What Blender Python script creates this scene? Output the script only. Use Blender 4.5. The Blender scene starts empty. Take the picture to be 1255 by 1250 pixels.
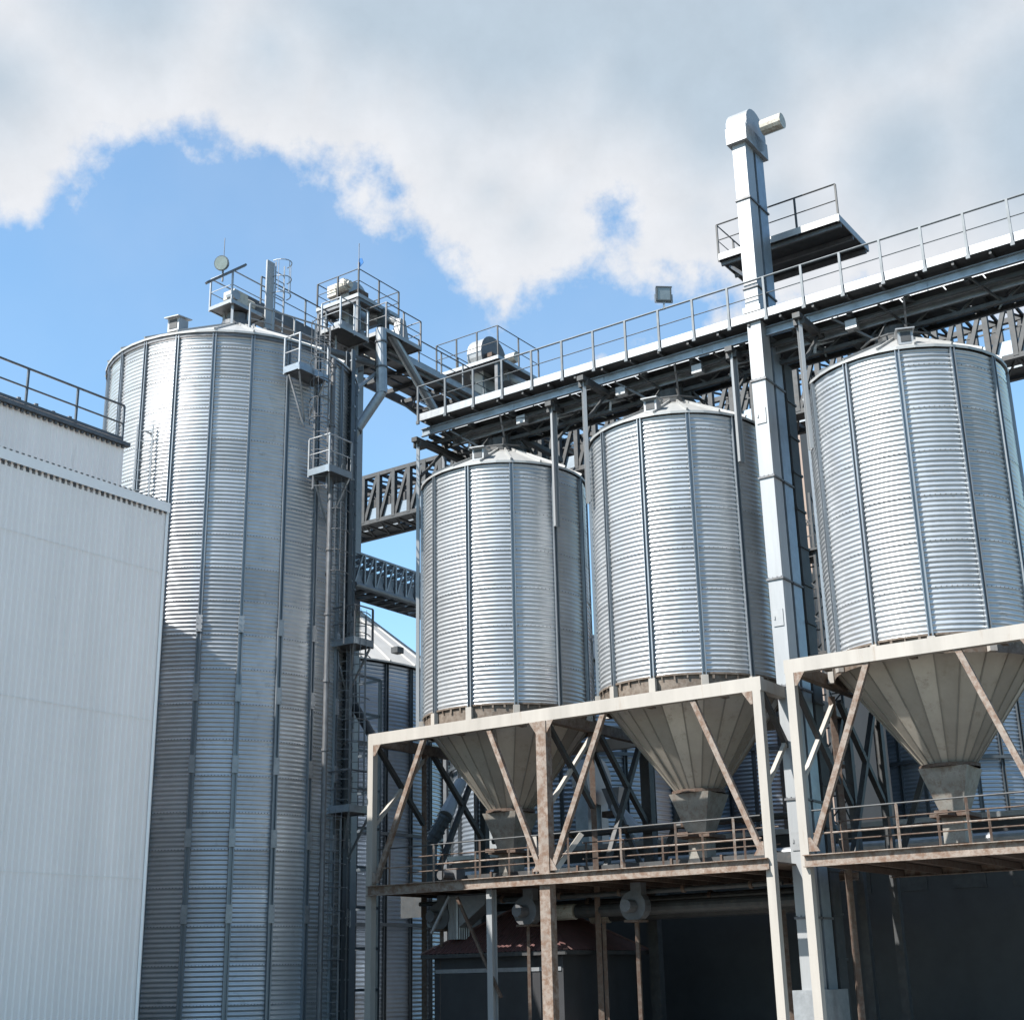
import bpy, math, random
import numpy as np
from mathutils import Vector, Matrix, noise as mnoise
random.seed(7)
S = bpy.context.scene
COL = S.collection
R = math.radians

# ------------------------------------------------------------------ camera, sky, sun, exposure
PITCH, ROLL, FPX, CZ = R(18.7), R(-1.25), 1700.0, 1.7
cam = bpy.data.cameras.new('camera'); co = bpy.data.objects.new('camera', cam); COL.objects.link(co)
cam.sensor_fit = 'HORIZONTAL'; cam.sensor_width = 36; cam.lens = 36 * FPX / 1255
cam.clip_start = .1; cam.clip_end = 3000
Fw = Vector((0, math.cos(PITCH), math.sin(PITCH))); Rt0 = Vector((1, 0, 0)); Up0 = Rt0.cross(Fw)
Rt = math.cos(ROLL) * Rt0 + math.sin(ROLL) * Up0; Up = -math.sin(ROLL) * Rt0 + math.cos(ROLL) * Up0
co.matrix_world = Matrix(((Rt.x, Up.x, -Fw.x, 0), (Rt.y, Up.y, -Fw.y, 0), (Rt.z, Up.z, -Fw.z, CZ), (0, 0, 0, 1)))
S.camera = co
S.render.resolution_x, S.render.resolution_y = 1024, 1019
S.view_settings.view_transform = 'Standard'; S.view_settings.look = 'None'
S.view_settings.exposure = 1.34; S.view_settings.gamma = 1
S.cycles.max_bounces = 6; S.cycles.diffuse_bounces = 3; S.cycles.glossy_bounces = 3

def ray(u, v):
    return Fw + (u - 627.5) / FPX * Rt - (v - 625) / FPX * Up
def px(u, v, D):                      # point at horizontal distance D
    d = ray(u, v); return Vector((0, 0, CZ)) + d * (D / math.hypot(d.x, d.y))
def pl(u, v, p0, n):                  # point on a plane of the site
    d = ray(u, v); c = Vector((0, 0, CZ)); return c + d * ((Vector(p0) - c).dot(n) / d.dot(n))

SUN_AZ, SUN_EL = R(239), R(47)        # azimuth clockwise from +Y
sd = Vector((math.sin(SUN_AZ) * math.cos(SUN_EL), math.cos(SUN_AZ) * math.cos(SUN_EL), math.sin(SUN_EL)))
sl = bpy.data.lights.new('sun', 'SUN'); sl.energy = 4.9; sl.angle = R(.5); sl.color = (1, .96, .9)
so = bpy.data.objects.new('sun', sl); COL.objects.link(so); so.rotation_euler = sd.to_track_quat('Z', 'Y').to_euler()

W = bpy.data.worlds.new('World'); S.world = W; W.use_nodes = True
def world():
    nt = W.node_tree; N = nt.nodes; L = nt.links
    bg = N['Background']
    def nd(t, **k):
        n = N.new(t)
        for a, b in k.items(): setattr(n, a, b)
        return n
    def m(op, a, b=None, c=None, clamp=False):
        n = nd('ShaderNodeMath', operation=op); n.use_clamp = clamp
        for i, x in enumerate((a, b, c)):
            if x is None: continue
            if isinstance(x, (int, float)): n.inputs[i].default_value = x
            else: L.new(x, n.inputs[i])
        return n.outputs[0]
    sky = nd('ShaderNodeTexSky', sky_type='NISHITA'); sky.sun_disc = False
    sky.sun_elevation = SUN_EL; sky.sun_rotation = SUN_AZ; sky.air_density = 1.0; sky.dust_density = .7; sky.ozone_density = 1.5
    tc = nd('ShaderNodeTexCoord'); D = tc.outputs['Generated']
    def noise(scale, det, rough=.55):
        n = nd('ShaderNodeTexNoise'); n.inputs['Scale'].default_value = scale; n.inputs['Detail'].default_value = det
        n.inputs['Roughness'].default_value = rough; L.new(D, n.inputs['Vector']); return n.outputs['Fac']
    n1 = noise(9, 8, .6); n2 = noise(26, 6, .62); n3 = noise(3.2, 5)
    blobs = [(598,-190,440),(470,110,118),(425,212,30),(448,238,24),(472,272,12),(535,195,92),(600,235,84),(650,275,82),(617,345,34),(614,370,20),
             (700,262,92),(780,262,100),(860,255,100),(950,250,120),(1110,190,170),(1300,150,230),(330,60,138),(150,-40,210),(0,100,150),
             (850,60,260),(1050,-100,300),(905,415,34),(790,425,24),(735,440,16),(985,330,60)]
    field = None
    for (u, v, r) in blobs:
        d = ray(u, v).normalized()
        vm = nd('ShaderNodeVectorMath', operation='DISTANCE'); L.new(D, vm.inputs[0]); vm.inputs[1].default_value = d
        dirl = ray(u, v).length
        f = m('SUBTRACT', r / FPX / dirl, vm.outputs['Value'])
        field = f if field is None else m('SMOOTH_MAX', field, f, .02)
    for (u, v, r) in [(757, 268, 10), (740, 263, 4), (484, 238, 13), (462, 205, 12)]:  # holes of blue
        d = ray(u, v).normalized()
        vm = nd('ShaderNodeVectorMath', operation='DISTANCE'); L.new(D, vm.inputs[0]); vm.inputs[1].default_value = d
        f = m('SUBTRACT', vm.outputs['Value'], r / FPX)
        field = m('SMOOTH_MIN', field, m('ADD', f, .006), .012)
    disp = m('ADD', m('MULTIPLY', m('SUBTRACT', n1, .5), .085), m('MULTIPLY', m('SUBTRACT', n2, .5), .06))
    fn = m('ADD', field, disp)
    mr = nd('ShaderNodeMapRange', interpolation_type='SMOOTHSTEP'); L.new(fn, mr.inputs['Value'])
    mr.inputs['From Min'].default_value = -.010; mr.inputs['From Max'].default_value = .018
    mask = mr.outputs['Result']
    # thin high wisps everywhere
    w2 = nd('ShaderNodeMapRange', interpolation_type='SMOOTHSTEP'); L.new(n3, w2.inputs['Value'])
    w2.inputs['From Min'].default_value = .35; w2.inputs['From Max'].default_value = .8; w2.inputs['To Min'].default_value = .05; w2.inputs['To Max'].default_value = .2
    mask = m('MAXIMUM', mask, w2.outputs['Result'])
    # thick parts of the cloud are greyer, its rim brilliant
    dp = nd('ShaderNodeMapRange', interpolation_type='SMOOTHSTEP'); L.new(m('ADD', field, m('MULTIPLY', m('SUBTRACT', n1, .5), .05)), dp.inputs['Value'])
    dp.inputs['From Min'].default_value = .01; dp.inputs['From Max'].default_value = .10
    cr = nd('ShaderNodeMix', data_type='RGBA'); L.new(dp.outputs['Result'], cr.inputs['Factor'])
    cr.inputs[6].default_value = (.80, .82, .86, 1); cr.inputs[7].default_value = (.50, .60, .70, 1)
    cv = nd('ShaderNodeMix', data_type='RGBA', blend_type='MULTIPLY'); cv.inputs[0].default_value = 1
    L.new(cr.outputs[2], cv.inputs[6]); g = m('ADD', m('MULTIPLY', n2, .22), .89)
    cb = nd('ShaderNodeCombineColor'); [L.new(g, cb.inputs[i]) for i in range(3)]; L.new(cb.outputs[0], cv.inputs[7])
    bg.inputs['Strength'].default_value = SKY
    st = nd('ShaderNodeMix', data_type='RGBA', blend_type='MULTIPLY'); st.inputs[0].default_value = 1; st.inputs[7].default_value = (.75, .96, .98, 1)
    L.new(sky.outputs[0], st.inputs[6]); L.new(st.outputs[2], bg.inputs['Color'])
    b2 = nd('ShaderNodeBackground'); L.new(cv.outputs[2], b2.inputs['Color']); b2.inputs['Strength'].default_value = .41
    mx = nd('ShaderNodeMixShader'); L.new(mask, mx.inputs[0]); L.new(bg.outputs[0], mx.inputs[1]); L.new(b2.outputs[0], mx.inputs[2])
    L.new(mx.outputs[0], N['World Output'].inputs['Surface'])
SKY = .11
world()

# ------------------------------------------------------------------ materials
def mat(name, col, rough=.5, metal=0., var=.12, scale=3., rust=0., rustcol=(.22, .09, .045), streak=False, bump=0., sheet=False, dirt=0., wave=None):
    M = bpy.data.materials.new(name); M.use_nodes = True
    nt = M.node_tree; N = nt.nodes; L = nt.links; P = N['Principled BSDF']
    P.inputs['Metallic'].default_value = metal; P.inputs['Roughness'].default_value = rough
    tc = N.new('ShaderNodeTexCoord'); mp = N.new('ShaderNodeMapping'); L.new(tc.outputs['Object'], mp.inputs[0])
    if streak: mp.inputs['Scale'].default_value = (1, 1, .12)
    ns = N.new('ShaderNodeTexNoise'); ns.inputs['Scale'].default_value = scale; ns.inputs['Detail'].default_value = 8; ns.inputs['Roughness'].default_value = .65
    L.new(mp.outputs[0], ns.inputs['Vector'])
    mr = N.new('ShaderNodeMapRange'); L.new(ns.outputs['Fac'], mr.inputs[0])
    mr.inputs[1].default_value = .3; mr.inputs[2].default_value = .7; mr.inputs[3].default_value = 1 - var; mr.inputs[4].default_value = 1 + var
    mul = N.new('ShaderNodeMix'); mul.data_type = 'RGBA'; mul.blend_type = 'MULTIPLY'; mul.inputs[0].default_value = 1
    mul.inputs[6].default_value = (*col, 1); cc = N.new('ShaderNodeCombineColor'); [L.new(mr.outputs[0], cc.inputs[i]) for i in range(3)]; L.new(cc.outputs[0], mul.inputs[7])
    out = mul.outputs[2]
    if sheet:
        at = N.new('ShaderNodeAttribute'); at.attribute_name = 'sheet'
        m3 = N.new('ShaderNodeMix'); m3.data_type = 'RGBA'; m3.blend_type = 'MULTIPLY'; m3.inputs[0].default_value = 1
        L.new(out, m3.inputs[6]); L.new(at.outputs['Color'], m3.inputs[7]); out = m3.outputs[2]
        ad = N.new('ShaderNodeMath'); ad.operation = 'MULTIPLY_ADD'; L.new(at.outputs['Fac'], ad.inputs[0]); ad.inputs[1].default_value = -.35; ad.inputs[2].default_value = rough + .32
        L.new(ad.outputs[0], P.inputs['Roughness'])
    if rust > 0 or dirt > 0:
        n2 = N.new('ShaderNodeTexNoise'); n2.inputs['Scale'].default_value = scale * 1.7; n2.inputs['Detail'].default_value = 10; n2.inputs['Roughness'].default_value = .75
        L.new(mp.outputs[0], n2.inputs['Vector'])
        amt = max(rust, dirt); rr = N.new('ShaderNodeMapRange'); L.new(n2.outputs['Fac'], rr.inputs[0])
        c = .72 - .42 * amt; rr.inputs[1].default_value = c - .06; rr.inputs[2].default_value = c + .10
        m2 = N.new('ShaderNodeMix'); m2.data_type = 'RGBA'; L.new(rr.outputs[0], m2.inputs[0]); L.new(out, m2.inputs[6]); m2.inputs[7].default_value = (*rustcol, 1)
        out = m2.outputs[2]
        if metal > 0:
            mm = N.new('ShaderNodeMath'); mm.operation = 'MULTIPLY_ADD'; L.new(rr.outputs[0], mm.inputs[0]); mm.inputs[1].default_value = -metal * .8; mm.inputs[2].default_value = metal
            L.new(mm.outputs[0], P.inputs['Metallic'])
    L.new(out, P.inputs['Base Color'])
    if bump:
        bp = N.new('ShaderNodeBump'); bp.inputs['Strength'].default_value = bump; bp.inputs['Distance'].default_value = .01
        n4 = N.new('ShaderNodeTexNoise'); n4.inputs['Scale'].default_value = scale * 8; n4.inputs['Detail'].default_value = 4; L.new(tc.outputs['Object'], n4.inputs['Vector'])
        L.new(n4.outputs['Fac'], bp.inputs['Height']); L.new(bp.outputs[0], P.inputs['Normal'])
    return M
M = {}
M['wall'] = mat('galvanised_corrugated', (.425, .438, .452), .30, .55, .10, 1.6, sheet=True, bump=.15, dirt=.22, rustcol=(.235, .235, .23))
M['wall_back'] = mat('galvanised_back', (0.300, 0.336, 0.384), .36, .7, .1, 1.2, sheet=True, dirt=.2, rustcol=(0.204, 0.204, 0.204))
M['rib'] = mat('galvanised_rib', (0.17, 0.19, 0.21), .42, .5, .15, 4, streak=True, bump=.1)
M['roof'] = mat('galvanised_roof', (0.322, 0.322, 0.316), .5, .35, .08, 3, dirt=.15, rustcol=(0.279, 0.273, 0.248))
M['whiteroof'] = mat('pale_roof', (0.357, 0.351, 0.340), .55, .1, .06, 2)
M['galv'] = mat('galvanised_steel', (0.248, 0.260, 0.273), .45, .6, .18, 5, dirt=.2, rustcol=(0.186, 0.186, 0.180))
M['galv_lt'] = mat('galvanised_bright', (0.238, 0.243, 0.248), .45, .4, .1, 4, dirt=.15, rustcol=(0.248, 0.243, 0.228))
M['galv_dk'] = mat('dull_steel', (0.105, 0.108, 0.115), .55, .5, .25, 4, dirt=.35, rustcol=(0.074, 0.068, 0.062))
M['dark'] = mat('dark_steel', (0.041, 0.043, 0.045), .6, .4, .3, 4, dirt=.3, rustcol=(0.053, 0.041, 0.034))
M['truss'] = mat('grey_truss_steel', (0.074, 0.084, 0.093), .5, .45, .2, 4)
M['blue'] = mat('bluish_channel_steel', (0.224, 0.258, 0.292), .4, .6, .15, 4, dirt=.25, rustcol=(0.170, 0.184, 0.190))
M['duct'] = mat('white_duct_sheet', (0.245, 0.252, 0.259), .42, .2, .13, 2.5, streak=True, dirt=.12, rustcol=(0.196, 0.191, 0.181))
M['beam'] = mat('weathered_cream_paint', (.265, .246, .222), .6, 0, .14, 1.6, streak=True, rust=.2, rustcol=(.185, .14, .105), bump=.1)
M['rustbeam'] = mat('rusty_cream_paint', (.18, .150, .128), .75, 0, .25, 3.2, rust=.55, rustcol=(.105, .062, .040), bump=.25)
M['rust'] = mat('rusty_steel', (0.078, 0.060, 0.048), .8, 0, .3, 5, rust=.6, rustcol=(0.060, 0.033, 0.021), bump=.2)
M['cone'] = mat('weathered_hopper_steel', (.34, .31, .265), .5, .25, .12, 1.6, dirt=.28, rustcol=(.22, .185, .145), bump=.15, sheet=True)
M['chute'] = mat('chute_steel', (.21, .20, .18), .55, .3, .2, 3, dirt=.45, rustcol=(.13, .10, .08))
M['skirt'] = mat('stained_ring_steel', (0.120, 0.098, 0.079), .7, .1, .35, 4, rust=.5, rustcol=(0.068, 0.045, 0.030), bump=.2)
M['clad'] = mat('light_grey_cladding', (.86, .765, .71), .5, 0, .06, 1.3, streak=True, bump=.03, dirt=.16, rustcol=(.66, .59, .54))
M['trim'] = mat('light_grey_flashing', (.86, .80, .76), .5, 0, .04, 2)
M['redroof'] = mat('dull_red_corrugated_sheet', (0.088, 0.040, 0.038), .65, .1, .25, 3, dirt=.4, rustcol=(0.056, 0.036, 0.032))
M['motor'] = mat('cream_motor_paint', (0.384, 0.360, 0.310), .5, .1, .15, 6, rust=.35, rustcol=(0.155, 0.087, 0.050))
M['bluepaint'] = mat('blue_flag_cloth', (.03, .16, .42), .7, 0, .1, 5)
M['lampglass'] = mat('floodlight_glass', (0.189, 0.203, 0.207), .15, .5, .15, 6)
M['lampbody'] = mat('floodlight_housing', (.07, .08, .085), .5, .3, .15, 6)
M['concrete'] = mat('worn_concrete', (0.240, 0.232, 0.216), .9, 0, .2, .6, dirt=.3, rustcol=(0.144, 0.136, 0.120), bump=.3)
M['ground'] = mat('yard_asphalt', (0.092, 0.090, 0.084), .95, 0, .25, .35, dirt=.35, rustcol=(0.160, 0.148, 0.128), bump=.5)
M['beige'] = mat('beige_render', (0.240, 0.186, 0.156), .8, 0, .06, 1)
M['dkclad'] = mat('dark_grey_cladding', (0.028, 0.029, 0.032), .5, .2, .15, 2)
M['foliage'] = mat('foliage', (.055, .085, .03), .8, 0, .5, 1.5)
M['bark'] = mat('bark', (.10, .075, .05), .9, 0, .3, 4)

# ------------------------------------------------------------------ mesh helpers
Z = Vector((0, 0, 1))
class MB:
    def __init__(s): s.v = []; s.f = []; s.sh = []; s.smooth = False
    def add(s, vs, fs):
        o = len(s.v); s.v += [tuple(v) for v in vs]; s.f += [tuple(i + o for i in f) for f in fs]; return s
    def box(s, c, sx, sy, sz, ax=Vector((1, 0, 0)), ay=None, az=Z):
        c = Vector(c); ax = Vector(ax).normalized(); az = Vector(az).normalized(); ay = az.cross(ax) if ay is None else Vector(ay)
        vs = [c + ax * (x * sx / 2) + ay * (y * sy / 2) + az * (z * sz / 2) for z in (-1, 1) for x, y in ((-1, -1), (1, -1), (1, 1), (-1, 1))]
        return s.add(vs, [(3, 2, 1, 0), (4, 5, 6, 7), (0, 1, 5, 4), (1, 2, 6, 5), (2, 3, 7, 6), (3, 0, 4, 7)])
    def bar(s, p, q, w, h, up=Z):
        p, q = Vector(p), Vector(q); d = (q - p); l = d.length; d.normalize()
        side = d.cross(Vector(up))
        if side.length < 1e-3: side = d.cross(Vector((1, 0, 0)))
        side.normalize(); u = side.cross(d)
        vs = [p + side * (a * w / 2) + u * (b * h / 2) + d * t for t in (0, l) for a, b in ((-1, -1), (1, -1), (1, 1), (-1, 1))]
        return s.add(vs, [(0, 1, 2, 3), (7, 6, 5, 4), (4, 5, 1, 0), (5, 6, 2, 1), (6, 7, 3, 2), (7, 4, 0, 3)])
    def chan(s, p, q, w, h, up=Z, t=.02, side=1):          # C channel: web and two flanges
        p, q = Vector(p), Vector(q); d = (q - p).normalized(); sd_ = d.cross(Vector(up)).normalized(); u = sd_.cross(d)
        s.bar(p, q, t, h, up)
        for b in (-1, 1):
            o = sd_ * side * (w / 2 + t / 2) + u * b * (h / 2 - t / 2)
            s.bar(p + o, q + o, w, t, up)
        return s
    def ibeam(s, p, q, w, h, up=Z, t=.02):
        p, q = Vector(p), Vector(q); d = (q - p).normalized()
        sd_ = d.cross(Vector(up)).normalized(); u = sd_.cross(d)
        s.bar(p, q, t, h - 2 * t, up)
        for b in (-1, 1):
            o = u * b * (h / 2 - t / 2); s.bar(p + o, q + o, w, t, up)
        return s
    def tube(s, pts, r, n=8, cap=True):
        pts = [Vector(p) for p in pts]; rings = []
        for i, p in enumerate(pts):
            a = pts[max(i - 1, 0)]; b = pts[min(i + 1, len(pts) - 1)]; d = (b - a).normalized()
            x = d.cross(Z) if abs(d.z) < .99 else d.cross(Vector((1, 0, 0)))
            x.normalize(); y = d.cross(x); rr = r[i] if isinstance(r, (list, tuple)) else r
            rings.append([p + (x * math.cos(2 * math.pi * k / n) + y * math.sin(2 * math.pi * k / n)) * rr for k in range(n)])
        o = len(s.v); s.v += [tuple(v) for rg in rings for v in rg]
        for i in range(len(pts) - 1):
            for k in range(n):
                a = o + i * n + k; b = o + i * n + (k + 1) % n; s.f.append((a, a + n, b + n, b))
        if cap: s.f.append(tuple(o + k for k in range(n))); s.f.append(tuple(o + (len(pts) - 1) * n + k for k in reversed(range(n))))
        return s
    def lathe(s, c, prof, n=24, a0=0):                      # prof: (r, z)
        c = Vector(c); o = len(s.v)
        for r, z in prof:
            for k in range(n):
                a = a0 + 2 * math.pi * k / n; s.v.append((c.x + r * math.sin(a), c.y + r * math.cos(a), c.z + z))
        for i in range(len(prof) - 1):
            for k in range(n):
                a = o + i * n + k; b = o + i * n + (k + 1) % n; s.f.append((a, b, b + n, a + n))
        return s
    def prism(s, poly, d):                                   # planar polygon extruded by d
        n = len(poly); d = Vector(d); vs = [Vector(p) for p in poly] + [Vector(p) + d for p in poly]
        return s.add(vs, [tuple(range(n))[::-1], tuple(range(n, 2 * n))] + [(i, (i + 1) % n, (i + 1) % n + n, i + n) for i in range(n)])
    def frus(s, c, w0, d0, w1, d1, h, ax=Vector((1, 0, 0))):  # square funnel from bottom w0,d0 to top w1,d1
        ax = Vector(ax).normalized(); ay = Z.cross(ax); c = Vector(c)
        vs = [c + ax * (x * w / 2) + ay * (y * d / 2) + Z * z for z, w, d in ((0, w0, d0), (h, w1, d1)) for x, y in ((-1, -1), (1, -1), (1, 1), (-1, 1))]
        return s.add(vs, [(3, 2, 1, 0), (4, 5, 6, 7), (0, 1, 5, 4), (1, 2, 6, 5), (2, 3, 7, 6), (3, 0, 4, 7)])
    def build(s, name, m, parent=None, label=None, smooth=False):
        off = Vector((0, 0, 0)); p = parent
        while p is not None: off += Vector(p.location); p = p.parent
        me = bpy.data.meshes.new(name)
        me.from_pydata([(v[0] - off.x, v[1] - off.y, v[2] - off.z) for v in s.v], [], s.f); me.update()
        me.materials.append(M[m])
        if s.sh:
            at = me.color_attributes.new('sheet', 'FLOAT_COLOR', 'CORNER')
            buf = []
            li = 0
            for poly, g in zip(s.f, s.sh):
                buf += [g, g, g, 1.] * len(poly)
            at.data.foreach_set('color', buf)
        if smooth:
            me.polygons.foreach_set('use_smooth', [True] * len(me.polygons))
        o = bpy.data.objects.new(name, me); COL.objects.link(o)
        if parent is not None: o.parent = parent
        if label: o['label'] = label
        return o
def thing(name, label, cat, loc, group=None):
    o = bpy.data.objects.new(name, None); o.location = Vector(loc); o.empty_display_size = .3; COL.objects.link(o)
    o['label'] = label; o['category'] = cat
    if group: o['group'] = group
    return o
def dup(o, parent=None):
    c = o.copy(); COL.objects.link(c)
    if parent is not None: c.parent = parent
    for ch in list(o.children): dup(ch, c)
    return c

# site frame: A runs along the row of hopper silos (away to the left), B at right angles (away to the right)
AZA = R(-55.2)
A = Vector((math.sin(AZA), math.cos(AZA), 0)); B = Vector((-A.y, A.x, 0)) * -1
def azv(a): return Vector((math.sin(a), math.cos(a), 0))
C2 = 39.0 * azv(R(-.33)); C3 = C2 - 5.85 * A; C4 = C2 - 12.3 * A
C1 = Vector((-8.77, 40.56, 0))
def P(al, of, z, c=C2): return c + A * al + B * of + Z * z

# ------------------------------------------------------------------ ground
g = MB(); n = 60
g.add([(-900 + 1800 * i / n, -300 + 2100 * j / n, 0) for j in range(n + 1) for i in range(n + 1)],
      [(j * (n + 1) + i, j * (n + 1) + i + 1, (j + 1) * (n + 1) + i + 1, (j + 1) * (n + 1) + i) for j in range(n) for i in range(n)])
o = g.build('ground', 'ground'); o['kind'] = 'structure'
pv = MB(); pv.prism([P(6, -6, 0), P(-19, -6, 0), P(-19, 14, 0), P(6, 14, 0)], (0, 0, .15)); o = pv.build('concrete_pavement', 'concrete'); o['kind'] = 'structure'

# ------------------------------------------------------------------ silos
def wall_mesh(c, r, z0, z1, pitch, npan, seg_per, ring, a0, amp=.013, sub=5, bolts=True, var=.13):
    """corrugated steel shell: sheets between stiffeners, bolted ring seams"""
    m = MB(); nseg = npan * seg_per; rows = int(round((z1 - z0) / pitch)) * sub
    sx = random.random() * 50
    for i in range(rows + 1):
        z = z0 + (z1 - z0) * i / rows; rr0 = r + amp * math.cos(2 * math.pi * (z - z0) / pitch)
        for k in range(nseg):
            a = a0 + 2 * math.pi * k / nseg; rr = rr0 + .007 * mnoise.noise((k % seg_per + sx, k // seg_per * 9.3, z * .8)) + .004 * mnoise.noise((k * .9 + sx, 3.1, z * 2.3)); m.v.append((c.x + rr * math.sin(a), c.y + rr * math.cos(a), z))
    rnd = {}
    for i in range(rows):
        ri = int((z0 + (z1 - z0) * i / rows - z0) / ring)
        for k in range(nseg):
            m.f.append((i * nseg + k, i * nseg + (k + 1) % nseg, (i + 1) * nseg + (k + 1) % nseg, (i + 1) * nseg + k))
            key = (ri, k // seg_per)
            if key not in rnd: rnd[key] = 1 - var * random.random() ** 1.3
            m.sh.append(rnd[key])
    return m
def bolt_rows(m, c, r, z0, z1, npan, ring, a0, nb=11):
    z = z0 + ring; n0 = len(m.f)
    while z < z1 - .1:
        for p in range(npan):
            for b in range(nb):
                a = a0 + 2 * math.pi * (p + (b + .9) / (nb + .8)) / npan
                d = azv(a); m.box(c + d * (r + .012) + Z * z, .022, .02, .022, ax=Vector((d.y, -d.x, 0)))
        z += ring
    m.sh += [.3] * (len(m.f) - n0)
def hat(m, c, a, r, z0, z1, w, d, fl=.024):                   # hat profile stiffener on the shell
    n = azv(a); t = Vector((n.y, -n.x, 0))
    for s in (-1, 1):
        m.bar(c + n * (r + d / 2) + t * s * w / 2 + Z * z0, c + n * (r + d / 2) + t * s * w / 2 + Z * z1, fl, d, up=n)
    m.bar(c + n * (r + .022) + Z * z0, c + n * (r + .022) + Z * z1, w - fl - .002, .012, up=n)
def cone_roof(root, c, r, z, rise, npan, a0, mname, over=.1, topr=.45):
    m = MB()
    nn = npan * 2
    m.lathe(c, [(r + over, z - .07), (r + over + .005, z - .005), (topr, z + rise * (1 - topr / r))], nn, a0)
    m.lathe(c, [(topr, z + rise * (1 - topr / r) - .02), (r + over, z - .075)], nn, a0)
    for k in range(npan):                                       # standing seams
        a = a0 + 2 * math.pi * k / npan; d = azv(a)
        m.bar(c + d * (r + over + .02) + Z * (z + .015), c + d * topr + Z * (z + rise * (1 - topr / r) + .03), .045, .07)
    return m.build('roof', mname, root)
def roof_vent(root, c, a, rad, z, s=1.):
    d = azv(a); t = Vector((d.y, -d.x, 0)); p = c + d * rad + Z * z
    m = MB(); m.box(p + Z * .16 * s, .3 * s, .34 * s, .34 * s, ax=t)
    m.prism([p + t * -.19 * s + d * .26 * s + Z * .30 * s, p + t * .19 * s + d * .26 * s + Z * .30 * s, p + t * .19 * s + d * -.26 * s + Z * .40 * s, p + t * -.19 * s + d * -.26 * s + Z * .40 * s], (0, 0, .03))
    o = m.build('roof_vent', 'galv_lt', root)
    m = MB(); m.box(p + d * .176 * s + Z * .16 * s, .2 * s, .012, .22 * s, ax=t); m.build('vent_opening', 'dark', o)

# tall silo on the left
def tall_silo():
    c = C1; r = 3.85; zr = 19.8; npan = 22; az0 = R(160.6)
    root = thing('tall_silo', 'tall corrugated galvanised silo rising behind the pale grey corrugated building on the left', 'silo', c)
    w = wall_mesh(c, r, .3, zr, .119, npan, 4, .952, az0, amp=.017, var=.22)
    bolt_rows(w, c, r, .3, zr, npan, .952, az0, 12); w.build('wall', 'wall', root, smooth=True)
    for k in range(npan):
        a = az0 + 2 * math.pi * k / npan
        m = MB(); hat(m, c, a, r, 11.05, zr - .03, .085, .075); hat(m, c, a, r, .3, 11.05, .105, .085, .036)
        s = m.build('stiffener', 'rib', root)
        n = azv(a); t = Vector((n.y, -n.x, 0))
        for z in (11.05, 9.15, 7.25, 5.35, 3.45):
            q = MB(); q.box(c + n * (r + .10) + Z * z, .17, .03, .46, ax=t)
            for zz in (-.16, 0, .16):
                for ss in (-.055, .055): q.box(c + n * (r + .12) + t * ss + Z * (z + zz), .025, .02, .025, ax=t)
            q.build('splice_plate', 'galv', s)
    cone_roof(root, c, r, zr + .06, 2.15, 22, az0, 'roof')
    m = MB(); m.lathe(c, [(.5, 0), (.5, .25), (.36, .3), (.36, .55), (0, .55)], 20); 
    m.v = [(x, y, z + zr + 1.9) for x, y, z in m.v]; m.build('roof_collar', 'galv_dk', root)
    roof_vent(root, c, R(160.6 + 22 + 20), 3.05, zr + .5, 1.35)
    # hatch ladder on the roof slope and an eave ring
    m = MB(); m.lathe(c, [(r + .03, zr - .12), (r + .06, zr - .12), (r + .06, zr), (r + .03, zr)], 88, az0); m.build('eave_ring', 'galv_dk', root)
    m = MB(); m.lathe(c, [(r + .35, 0), (r + .35, .3), (0, .3)], 64); m.build('plinth', 'concrete', root)
    return root
tall_silo()

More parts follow.
